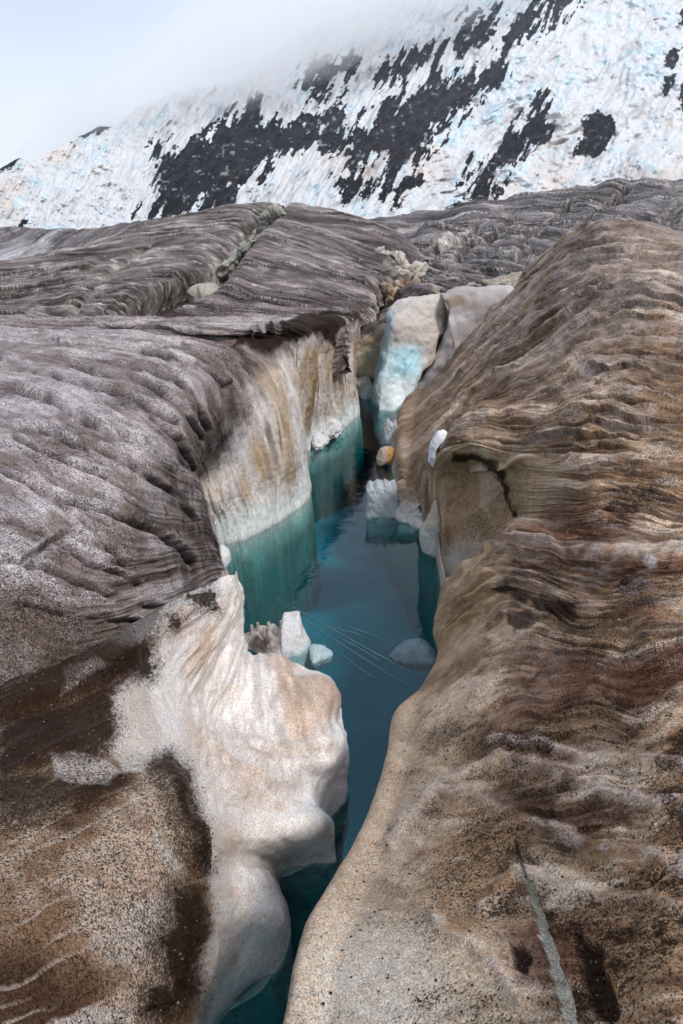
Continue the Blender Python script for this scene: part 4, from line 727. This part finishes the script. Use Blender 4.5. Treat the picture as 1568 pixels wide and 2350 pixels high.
# ================================================================== BACK OF THE CHANNEL
xs = [780, 840, 900, 960, 1030, 1100, 1180, 1260]
def frow(ys, yy): return [Y(x, y, q) for x, y, q in zip(xs, ys, yy)]
f1 = frow([705, 700, 672, 660, 668, 655, 632, 650], [24.6, 24.4, 24.2, 24, 23.6, 23.2, 22.8, 22.5])
rows = [dn(f1, .8, -2.5), f1, frow([742, 738, 712, 694, 700, 690, 680, 690], [23.7, 23.5, 23.4, 23.2, 22.8, 22.4, 22.2, 22]), frow([792, 785, 768, 750, 750, 745, 740, 740], [23.2, 23, 22.9, 22.7, 22.2, 22, 21.8, 21.6]),
        frow([840, 835, 825, 810, 800, 795, 790, 790], [22.8, 22.6, 22.5, 22.3, 21.9, 21.7, 21.6, 21.4]), frow([878, 878, 876, 872, 868, 862, 860, 860], [22.3, 22.1, 22, 22, 21.8, 21.6, 21.5, 21.3]),
        [D(Z(x, 908, 0), 0, 0, .0) for x in xs], [D(Z(x, 908, 0), 0, .2, -3.2) for x in xs]]
def fback(G, U, V, N, px, py, f):
    n1 = fb3(G, 1.6, 4, 501); n3 = fb3(G, 5, 3, 503); st = fb(U*5+V*.8+.6*n1, V*.6, 4, 505, .6)
    band = sst(-6, 8, pdist(px+8*n3, py+4*n3, [(760, 640), (1000, 640), (985, 692), (905, 708), (890, 752), (815, 792), (760, 800)]))
    c = solid(G, (.40, .335, .27)); c = mix(c, (.50, .46, .42), sst(-.1, .5, n1)); c = mix(c, (.30, .19, .09), sst(.1, .5, fb(V*3, U*1.2, 3, 507))*.6)
    cb = mix(mix(solid(G, (.17, .135, .145)), (.36, .32, .33), sst(0, .4, st)), (.05, .04, .04), sst(0, .4, -st)); c = c*(1-band[..., None])+cb*band[..., None]
    c = mix(c, (.03, .022, .018), sst(-3, 6, pdist(px+10*n3, py+10*n3, [(850, 650), (905, 640), (925, 680), (895, 715), (860, 735), (840, 730), (880, 690)]))*.9)
    G = G+N*(.12*n1+.08*st*band+.05*n3)[..., None]
    c = mix(c, (.40, .50, .50), sst(.12, -.02, G[..., 2])); c = mix(c, (.56, .60, .58), sst(.45, .1, G[..., 2]+.15*n3)*sst(0, .02, G[..., 2])*.7)
    return G, c, .35+0*U, U*5+V*.8, V
hill('channel_end_wall', rows, 200, 260, fback, 'tan and purple streaked ice closing the far end of the channel', flow=(6, 1, .5))

# ================================================================== LOOSE AND SHAPED ICE
def resamp(pts, n):
    A, _ = cr(np.array(pts+pts[:1], float), 12*len(pts)+1); d = np.r_[0, np.cumsum(np.hypot(*np.diff(A, axis=0).T))]
    t = np.linspace(0, d[-1], n+1)[:-1]; return np.stack([np.interp(t, d, A[:, 0]), np.interp(t, d, A[:, 1])], -1)
def body(name, pts, Yc, thick, colfn, label, cat, mat=None, kx=0, ky=0, n=110, m=46, p=2.6, rough=.04, rs=3, seed=1, plane=None, group=None, parent=None, bulge=1.0, jag=.05):
    """closed solid whose outline is given; front and back swell to the stated thickness in metres"""
    O = resamp(pts, n); e_ = ((O.max(0)-O.min(0)).mean())*jag; O = O+np.stack([fb(O[:, 0]*2.2/e_*jag, O[:, 1]*2.2/e_*jag, 4, seed+2, .6), fb(O[:, 0]*2.2/e_*jag, O[:, 1]*2.2/e_*jag, 4, seed+5, .6)], -1)*e_; cx, cy = O.mean(0); s_ = np.sin(np.linspace(0, math.pi/2, m)); s_ = np.r_[s_, s_[::-1][1:]]
    side = np.r_[-np.ones(m), np.ones(m-1)]
    P2 = np.stack([cx+(O[:, 0]-cx)[:, None]*s_, cy+(O[:, 1]-cy)[:, None]*s_], -1)
    prof = (1-np.clip(s_, 0, 1)**p)**(1/p)*side*np.where(side > 0, 1, bulge)
    a = (P2[..., 0]-784)/1175*TH; b = (1175-P2[..., 1])/1175*TH; dx, dy, dz = a, CP+b*SP, -SP+b*CP
    if plane is None:
        yy = Yc+kx*(P2[..., 0]-cx)+ky*(P2[..., 1]-cy); t = yy/dy; G = np.stack([dx*t, yy, HC+dz*t], -1)
        G[..., 1] += prof*thick/2; Nn = np.array([0, 1, 0])
    else:
        t = (plane-HC)/dz; G = np.stack([dx*t, dy*t, HC+dz*t], -1); G[..., 2] -= prof*thick/2*np.where(prof < 0, 1, 2.2)
    N = normals(G); ctr = G.reshape(-1, 3).mean(0)
    if np.sum(N*(G-ctr)) < 0: N = -N
    px, py, f = proj(G)
    sm = sst(0, .15, s_)[None, :]
    h = rough*fb3(G, rs, 4, seed, .55)*sm*np.sqrt(1-.0*s_)[None, :]
    G = G+N*h[..., None]
    G[:, 0] = G[:, 0].mean(0); G[:, -1] = G[:, -1].mean(0)
    n1 = fb3(G, rs*.8, 4, seed+9); n3 = fb3(G, rs*3, 3, seed+11)
    c, sp = colfn(G, px, py, n1, n3)
    o = grid_mesh(name, G, rgba(c, sp+0*px), mat or M_clean, closeu=True, parent=parent, flow=(px*0, px*0, px*0))
    if parent is None: tag(o, label, cat, group)
    return o
def plain(c1, c2, sp=.2):
    return lambda G, px, py, n1, n3: (mix(solid(G, c1), c2, sst(-.2, .5, n1)), sp)
def blockcol(G, px, py, n1, n3):
    yy = py+22*n1
    c = solid(G, (.58, .53, .49)); c = mix(c, (.40, .33, .28), sst(.1, .5, n1)*.6)
    c = mix(c, (.40, .32, .22), sst(770, 785, yy)*sst(800, 790, yy)*.6)
    c = mix(c, (.44, .70, .80), sst(772, 812, yy+.25*(px-930))*sst(985, 950, px+10*n3)); c = mix(c, (.84, .90, .93), sst(850, 890, yy)*sst(985, 930, px)*.9)
    c = mix(c, (.55, .63, .66), sst(915, 895, px+6*n3)*.7)
    c = mix(c, (.16, .30, .33), sst(.05, -.1, G[..., 2]))
    return c, .36*sst(830, 760, yy)+.06
body('blue_ice_block', [(903, 712), (925, 697), (960, 686), (1000, 678), (1020, 680), (1024, 705), (1020, 745), (1002, 775), (992, 800), (984, 830), (965, 850), (952, 878), (940, 920), (928, 985), (895, 1000), (862, 985), (857, 930), (862, 885), (870, 840), (882, 800), (888, 765), (894, 730)], 20.9, 1.7, blockcol,
     'tall pale blue and white ice block standing at the far end of the water', 'ice block', kx=.004, ky=-.0035, n=260, m=100, p=5.0, rough=.24, rs=1.2, seed=21, jag=.02)
body('ice_shoulder', [(1016, 676), (1060, 664), (1120, 656), (1165, 655), (1175, 700), (1120, 760), (1060, 820), (1010, 880), (970, 935), (940, 975), (930, 930), (950, 880), (972, 850), (990, 815), (1008, 780), (1027, 740)], 21.0, 1.2,
     lambda G, px, py, n1, n3: (mix(mix(mix(solid(G, (.40, .36, .35)), (.54, .50, .50), sst(-.2, .4, n1)), (.32, .22, .11), sst(0, .8, ell(px, py, 1050, 690, 40, 25)+.4*n1)*.7), (.05, .035, .025), np.exp(-(seg_d(px+5*n3, py, [(1028, 690), (1024, 745), (1000, 790), (990, 830)])/5)**2)*.8), .3),
     'smooth pale grey ice shoulder leaning right of the blue block', 'ice formation', n=160, m=60, p=3, rough=.2, rs=1.1, seed=31)
body('tan_ice_slab', [(814, 792), (850, 770), (888, 752), (886, 790), (872, 835), (864, 866), (840, 868), (815, 856), (808, 825)], 21.9, .8,
     lambda G, px, py, n1, n3: (mix(mix(solid(G, (.44, .36, .26)), (.55, .50, .43), sst(-.1, .4, n1)), (.34, .21, .09), np.exp(-(seg_d(px, py, [(814, 800), (850, 785), (886, 770)])/9)**2)*.8), .2),
     'tan stained ice slab behind the left edge of the blue block', 'ice slab', p=6, rough=.22, rs=1.6, seed=33, jag=.04)
body('low_ice_rim', [(810, 870), (835, 868), (862, 878), (872, 900), (868, 925), (850, 940), (835, 925), (822, 905), (812, 890)], 21.4, .7, lambda G, px, py, n1, n3: (mix(mix(solid(G, (.58, .53, .46)), (.42, .34, .24), sst(0, .4, n1)), (.62, .68, .69), sst(.5, .15, G[..., 2])), .12),
     'low cream ice rim at the waterline left of the blue block', 'ice formation', p=3, rough=.2, rs=2, seed=35, jag=.1)
body('leaning_ice_slab', [(872, 563), (890, 580), (925, 600), (955, 615), (972, 600), (968, 630), (945, 650), (915, 650), (895, 630), (880, 600)], 26.0, .9, plain((.50, .46, .40), (.38, .34, .30), .3), 'pale slab leaning in the far crevasse beside the striped dome', 'ice slab', p=5, rough=.45, rs=1.6, seed=37, jag=.14)
lump = [([(905, 648), (930, 640), (952, 652), (948, 680), (925, 695), (905, 678)], 24.6, 'rough cream ice lump wedged in the middle of the far crevasse'), ([(945, 650), (965, 655), (970, 675), (950, 680)], 24.4, 'small tan ice lump on the right of the far crevasse'), ([(880, 668), (898, 662), (905, 690), (892, 712), (878, 700)], 24.0, 'narrow dark ice lump at the left of the far crevasse')]
for q, (pts, yy, lab) in enumerate(lump):
    body('ice_lump', pts, yy, .7, plain((.46, .38, .31), (.26, .18, .12), .4), lab, 'ice lump', p=3.2, rough=.45, rs=2.4, seed=41+q, jag=.16, group='ice lumps jammed in the far crevasse')
for q, (pts, yy, lab) in enumerate([([(560, 545), (578, 530), (590, 550), (560, 600), (525, 650), (500, 668), (480, 670), (490, 630), (520, 590), (540, 565)], 31, 'long pale ice wall lit inside the gash on the left'), ([(455, 690), (480, 668), (505, 672), (490, 690), (465, 705)], 23.5, 'cream ice rubble at the foot of the left gash'), ([(600, 512), (618, 490), (648, 484), (655, 505), (630, 520), (610, 526)], 42, 'white broken ice at the top of the left gash')]):
    body('gash_ice', pts, yy, 1.0, plain((.30, .30, .26), (.50, .46, .40), .42), lab, 'ice lump', p=3.2, rough=.7, rs=1.3, seed=51+q, jag=.14, group='pale ice exposed in the left gash')
whitec = plain((.74, .75, .78), (.60, .64, .68), .05)
knobc = plain((.66, .68, .70), (.48, .50, .50), .12)
for q, (pts, yy, lab) in enumerate([([(700, 1040), (708, 1010), (722, 998), (745, 1000), (758, 1010), (752, 1025), (735, 1034), (715, 1045)], 15.9, 'lower white ice knob at the foot of the left wall'), ([(728, 1005), (735, 982), (752, 966), (772, 968), (789, 985), (785, 1002), (765, 1010), (745, 1012)], 16.6, 'upper white ice knob at the foot of the left wall')]):
    body('ice_nodule', pts, yy, .9, knobc, lab, 'ice knob', p=2.1, rough=.2, rs=2.6, seed=61+q, group='white ice nodules below the left wall')
body('ice_stub', [(498, 1255), (512, 1252), (528, 1268), (530, 1290), (518, 1310), (505, 1320), (495, 1300)], 9.35, .35, whitec, 'small white ice stub at the waterline beside the purple bank', 'ice stub', p=2.1, rough=.03, rs=5, seed=65)
body('ice_fin', [(540, 1350), (552, 1368), (558, 1405), (560, 1440), (545, 1450), (535, 1400)], 7.6, .3, plain((.60, .66, .67), (.5, .55, .56), .08), 'thin pale ice fin behind the crest of the white ledge', 'ice fin', p=2.1, rough=.03, rs=5, seed=66)
body('white_ice_bulge', [(983, 1060), (985, 1025), (998, 998), (1015, 986), (1026, 992), (1012, 1012), (1000, 1040), (996, 1070)], 9.75, .25, whitec, 'bright white ice bulge under the brown rim on the right', 'ice knob', p=2.2, rough=.025, rs=6, seed=67, jag=.05)
body('pale_ice_foot', [(968, 1262), (968, 1225), (980, 1190), (1000, 1150), (1008, 1200), (1012, 1255), (1020, 1300), (1016, 1345), (1008, 1350), (1000, 1290)], 9.75, .4, lambda G, px, py, n1, n3: (mix(solid(G, (.52, .56, .54)), (.46, .38, .28), sst(1240, 1180, py+40*n1)*.8), .1), 'pale wedge of ice dipping into the water under the right alcove', 'ice formation', p=2.2, rough=.06, rs=4, seed=68, jag=.05)
body('yellow_ice_spur', [(866, 1052), (874, 1032), (888, 1026), (905, 1030), (912, 1060), (902, 1070), (885, 1064), (870, 1066)], 14.4, .5, lambda G, px, py, n1, n3: (mix(mix(solid(G, (.50, .42, .34)), (.40, .21, .05), sst(882, 895, px+6*n1)*.9), (.12, .07, .04), sst(900, 910, px+5*n3)), .2), 'small ochre tipped ice spur over the water on the right bank', 'ice spur', p=2.2, rough=.05, rs=4, seed=69)
body('dirt_clump', [(724, 2104), (728, 2085), (742, 2066), (752, 2052), (762, 2060), (752, 2085), (735, 2108)], 2.62, .12, plain((.10, .06, .04), (.25, .18, .13), .5), 'small dark dirt clump on the lip of the lower right bank', 'dirt clump', mat=M_near, p=2.1, rough=.03, rs=20, seed=70)
# spire of rotten ice behind the ledge, with its upright needles
sp_o = body('ice_spire', [(558, 1462), (576, 1456), (590, 1442), (602, 1458), (616, 1440), (630, 1452), (643, 1436), (650, 1410), (668, 1406), (688, 1408), (697, 1430), (704, 1462), (714, 1500), (722, 1540), (722, 1580), (690, 1590), (650, 1560), (615, 1530), (585, 1495), (572, 1465)], 7.05, .55,
     lambda G, px, py, n1, n3: (mix(mix(mix(solid(G, (.66, .66, .68)), (.40, .35, .32), sst(655, 625, px+8*n1)*.85), (.05, .032, .022), sst(0, .7, ell(px, py, 600, 1490, 55, 38, 30)+.5*n3)*.9), (.25, .38, .40), sst(.1, -.05, G[..., 2])), .2*sst(700, 640, px)+.04),
     'jagged upright white ice spire rising from the water behind the ledge', 'ice spire', jag=.03, n=220, m=60, p=2.4, rough=.05, rs=4, seed=71, ky=-.0022)
def prism(x, y, z0, z1, r, rng, lean=.04, k=6):
    v = []; f = []; a0 = rng.uniform(0, 1); lx, ly = rng.uniform(-lean, lean), rng.uniform(-lean, lean)
    for j, (zz, s_) in enumerate(((z0, 1.0), (z0+(z1-z0)*.55, .95), (z1-.15*r, .85), (z1, .5))):
        for q in range(k):
            a = a0+q/k*2*math.pi; rr = r*s_*rng.uniform(.8, 1.2); v.append((x+rr*math.cos(a)+lx*j/3*(z1-z0), y+rr*math.sin(a)+ly*j/3*(z1-z0), zz+rng.uniform(-.02, .02)))
    for j in range(3):
        for q in range(k): f.append((j*k+q, j*k+(q+1) % k, (j+1)*k+(q+1) % k, (j+1)*k+q))
    f += [(3*k, 3*k+1, 3*k+2, 3*k+5), (3*k+2, 3*k+3, 3*k+4, 3*k+5), (0, 5, 4, 1), (1, 4, 3, 2)]
    return v, f
def prisms(name, lst, mat, seed, parent=None, C=None):
    rng = random.Random(seed); V = []; F = []
    for a in lst:
        v, f = prism(*a, rng); F += [tuple(i+len(V) for i in q) for q in f]; V += v
    V = np.array(V); Cc = None if C is None else np.tile(np.array(C, float), (len(V), 1))
    o = raw_mesh(name, V, F, Cc, mat, parent); o.data.polygons.foreach_set('use_smooth', [False]*len(F)); return o
for q, (x_, y_, yb, r_) in enumerate(((592, 1428, 1490, .022), (606, 1440, 1500, .018), (617, 1426, 1500, .026), (632, 1436, 1500, .018), (645, 1422, 1480, .024), (578, 1432, 1480, .024))):
    t_ = Y(x_, y_, 7.12); b_ = Y(x_, yb, 7.05); prisms('ice_needle', [(t_[0], 7.1, b_[2], t_[2], r_)], M_clean, 80+q, parent=sp_o, C=(.46, .42, .39, .1))
rng = random.Random(5)
def cluster(name, x0, x1, yb, top, Yd, n_, r_, label):
    L_ = []
    for q in range(n_):
        x = x0+(x1-x0)*(q%(n_//2)+.5)/(n_//2)+rng.uniform(-3, 3); d_ = Yd+(.16 if q >= n_//2 else 0)+rng.uniform(-.05, .05)
        t_ = Y(x, top+rng.uniform(0, 26)-(12 if q >= n_//2 else 0), d_); L_.append((t_[0], d_, -.25-rng.uniform(0, .2), t_[2], r_*rng.uniform(.8, 1.25)))
    o = prisms(name, L_, M_clear, n_); tag(o, label, 'clear ice', 'blocks of clear candled ice'); return o
clearc = lambda G, px, py, n1, n3: (solid(G, (.8, .85, .87)), 0)
body('clear_ice_block', [(843, 1114), (852, 1108), (858, 1114), (868, 1106), (880, 1110), (886, 1104), (896, 1112), (908, 1110), (912, 1150), (908, 1215), (890, 1225), (870, 1218), (850, 1226), (842, 1200), (845, 1150)], 11.45, .5, clearc, 'glassy block of clear ice standing in the water by the right bank', 'clear ice', mat=M_clear, p=7, rough=.05, rs=9, seed=151, jag=.035, group='blocks of clear candled ice')
body('granular_ice_foot', [(898, 1118), (925, 1106), (955, 1125), (985, 1160), (998, 1205), (1002, 1262), (975, 1240), (960, 1225), (940, 1235), (905, 1222), (896, 1170)], 11.2, .7, lambda G, px, py, n1, n3: (mix(mix(mix(solid(G, (.60, .60, .59)), (.38, .28, .19), sst(1175, 1120, py+20*n1)), (.06, .035, .02), sst(0, .9, ell(px, py, 968, 1168, 16, 14)+.4*n3)), (.5, .6, .6), sst(.05, -.05, G[..., 2])), .45*sst(1200, 1140, py)), 'granular grey ice foot joining the clear block to the brown bank', 'ice formation', kx=-.006, ky=-.002, p=2.6, rough=.14, rs=4, seed=153, jag=.05)

body('clear_ice_block', [(884, 972), (892, 962), (900, 970), (910, 966), (912, 1010), (906, 1032), (890, 1035), (883, 1020)], 16.2, .4, clearc, 'smaller clear ice chunk farther back on the right bank', 'clear ice', mat=M_clear, p=7, rough=.05, rs=9, seed=155, jag=.04, group='blocks of clear candled ice')

# floating pieces
body('floating_ice', [(708, 1484), (725, 1480), (748, 1486), (763, 1500), (756, 1512), (735, 1517), (716, 1522), (708, 1505)], 0, .14, plain((.42, .54, .57), (.3, .42, .46), .03), 'small white ice piece afloat beside the jagged spire', 'floating ice', plane=.0, p=2, rough=.02, rs=8, seed=91, group='ice pieces floating in the channel')
body('floating_ice', [(893, 1508), (905, 1490), (935, 1468), (965, 1466), (990, 1478), (1004, 1500), (1004, 1520), (970, 1526), (930, 1522)], 0, .15, plain((.22, .31, .34), (.16, .20, .21), .3), 'round grey ice floe half sunk against the right bank', 'floating ice', plane=-.07, p=2, rough=.03, rs=6, seed=92, jag=.10, group='ice pieces floating in the channel')
def rod(p0, p1, w0, w1, label):
    a, b = Z(*p0, .0), Z(*p1, .0); d = b-a; ln = np.linalg.norm(d); d /= ln; s_ = np.array([-d[1], d[0], 0]); n_ = 26; V = []
    for q in range(n_+1):
        t = q/n_; c_ = a+d*ln*t+s_*.006*math.sin(t*5+p0[0]); w_ = (w0+(w1-w0)*t)*(.75+.5*(vn(np.array(t*8.), np.array(p0[0]*1.), 7)*.5+.5)); w_ *= min(1, 8*t+.1, 8*(1-t)+.1)
        for sx, sz in ((-1, -.004), (-.5, .006), (.5, .006), (1, -.004)): V.append(c_+s_*w_*sx+np.array([0, 0, sz]))
    F = [(q*4+k, q*4+(k+1) % 4, q*4+4+(k+1) % 4, q*4+4+k) for q in range(n_) for k in range(4)]+[(0, 1, 2, 3), (n_*4+3, n_*4+2, n_*4+1, n_*4)]
    o = raw_mesh('ice_needle', V, F, np.tile(np.array([[.08, .19, .22, .0]]), (len(V), 1)), M_clean); tag(o, label, 'ice needle', 'thin ice needles frozen on the water')
for a in (((636, 1374), (985, 1566), .005, .013, 'longest of the thin ice needles slanting to the right bank'), ((690, 1420), (938, 1577), .005, .010, 'long ice needle just below the longest one, ending in open water'), ((800, 1438), (870, 1462), .007, .006, 'short ice needle above the long pair'),
          ((765, 1440), (830, 1458), .007, .009, 'short pale ice needle beside the upper long needle'), ((770, 1492), (855, 1556), .004, .006, 'faint curved ice needle below the long pair'), ((778, 1462), (880, 1520), .008, .009, 'rough middle ice needle between the long pair'), ((650, 1390), (720, 1418), .006, .005, 'faint ice needle nearest the left wall reflection')): rod(*a)
def skim(pts, label):
    o = body('skim_ice', pts, 0, .02, plain((.25, .42, .45), (.18, .34, .37), .0), label, 'skim ice', jag=.02, plane=.004, p=2, rough=.0, rs=6, seed=95, group='thin skim ice along the ledge', m=8)
skim([(735, 1862), (760, 1850), (778, 1815), (795, 1780), (797, 1800), (775, 1850), (752, 1885)], 'sliver of skim ice in the notch between the two upper ledge lobes')
skim([(628, 1992), (690, 1985), (735, 1975), (762, 1955), (758, 1966), (700, 1992), (650, 2012)], 'sliver of skim ice under the second ledge lobe')
skim([(462, 2345), (500, 2305), (560, 2290), (610, 2250), (630, 2225), (600, 2275), (540, 2310), (490, 2345), (478, 2380), (455, 2385)], 'skim ice sheet edge at the bottom of the channel')

# loose grit lying on the near ice
def grit(name, src, count, label, seed):
    rg = np.random.default_rng(seed); P = src[0].reshape(-1, 3); W = np.clip(src[1], 0, None).reshape(-1); q = src[0]
    ar = np.linalg.norm(np.cross(np.gradient(q, axis=0), np.gradient(q, axis=1)), axis=-1).reshape(-1); W = W*ar/np.maximum(np.linalg.norm(P-np.array([0, 0, HC]), axis=1), .8)**1.2
    ix = rg.choice(len(P), count, p=W/W.sum()); P = P[ix]+rg.normal(0, .003, (count, 3)); Nn = src[2].reshape(-1, 3)[ix]
    d_ = np.linalg.norm(P-np.array([0, 0, HC]), axis=1); r_ = (.0011+.0034*rg.random(count)**6)*np.clip(d_/2, .7, 1.5)
    base = np.array([[1, 0, 0], [-1, 0, 0], [0, 1, 0], [0, -1, 0], [0, 0, .7], [0, 0, -.7]])
    V = (base[None]*(.6+.8*rg.random((count, 6, 1))))*r_[:, None, None]+(P+Nn*r_[:, None]*.4)[:, None]
    F = np.array([[0, 2, 4], [2, 1, 4], [1, 3, 4], [3, 0, 4], [2, 0, 5], [1, 2, 5], [3, 1, 5], [0, 3, 5]]); F = (F[None]+6*np.arange(count)[:, None, None]).reshape(-1, 3)
    col = np.where((rg.random(count) < .8)[:, None], np.array([[.022, .014, .010, 0]]), np.array([[.20, .15, .12, 0]])); col = np.repeat(col, 6, 0)
    tag(raw_mesh(name, V.reshape(-1, 3), F, col, M_near), label, kind='stuff')
grit('grit', GRAV[0], 8000, 'dark grit scattered over the dirt patches of the ledge', 1)
grit('grit', GRAVR, 5000, 'dark grit scattered over the near right bank', 2)

# ================================================================== AIR
def vol_mat(name, col, dens, aniso=.2):
    m = bpy.data.materials.new(name); m.use_nodes = True; nt = m.node_tree; nt.nodes.clear()
    o = node(nt, 'ShaderNodeOutputMaterial'); v_ = node(nt, 'ShaderNodeVolumePrincipled'); v_.inputs['Color'].default_value = col+(1,); v_.inputs['Density'].default_value = dens; v_.inputs['Anisotropy'].default_value = aniso
    nt.links.new(v_.outputs[0], o.inputs['Volume']); return m
v, fc = box(-1900, 2300, -12, 2600, -12, 1250)
hz = raw_mesh('haze', v, fc, None, vol_mat('pale_haze', (.86, .92, 1.0), .00007), origin=(0, 0, 0)); tag(hz, 'pale air that veils the far mountainside', kind='stuff')
hz.data.polygons.foreach_set('use_smooth', [False]*6)
M_mist = vol_mat('mist', (1.0, 1.0, 1.0), .0034, .0)
def puff(cx, cy, Yd, rx, ry, rz, ang, seed, label):
    th = np.linspace(0, 2*math.pi, 65)[:-1]; ph = np.linspace(math.pi, 0, 34); T_, P_ = np.meshgrid(th, ph, indexing='ij')
    Nn = np.stack([np.sin(P_)*np.cos(T_), np.sin(P_)*np.sin(T_), np.cos(P_)], -1); k_ = 1+.5*fb3(Nn, 1.6, 3, seed)
    L_ = Nn*k_[..., None]*np.array([rx, ry, rz]); c_, s_ = math.cos(R(ang)), math.sin(R(ang)); L_ = np.stack([L_[..., 0]*c_-L_[..., 2]*s_, L_[..., 1], L_[..., 0]*s_+L_[..., 2]*c_], -1)
    tag(grid_mesh('mist', L_+Y(cx, cy, Yd), None, M_mist, closeu=True), label, kind='stuff')
puff(640, 60, 1190, 420, 130, 75, 24, 601, 'white mist over the upper left ridge of the mountain')
puff(860, 0, 1330, 430, 130, 90, 24, 603, 'white mist hanging at the top of the mountain')
puff(480, 170, 1080, 260, 90, 38, 18, 605, 'thin mist trailing down the left ridge of the mountain')
puff(600, 120, 1120, 300, 90, 45, 24, 607, 'pale mist hiding the ridge line left of the summit slope')
print('verts', sum(len(m.vertices) for m in bpy.data.meshes))
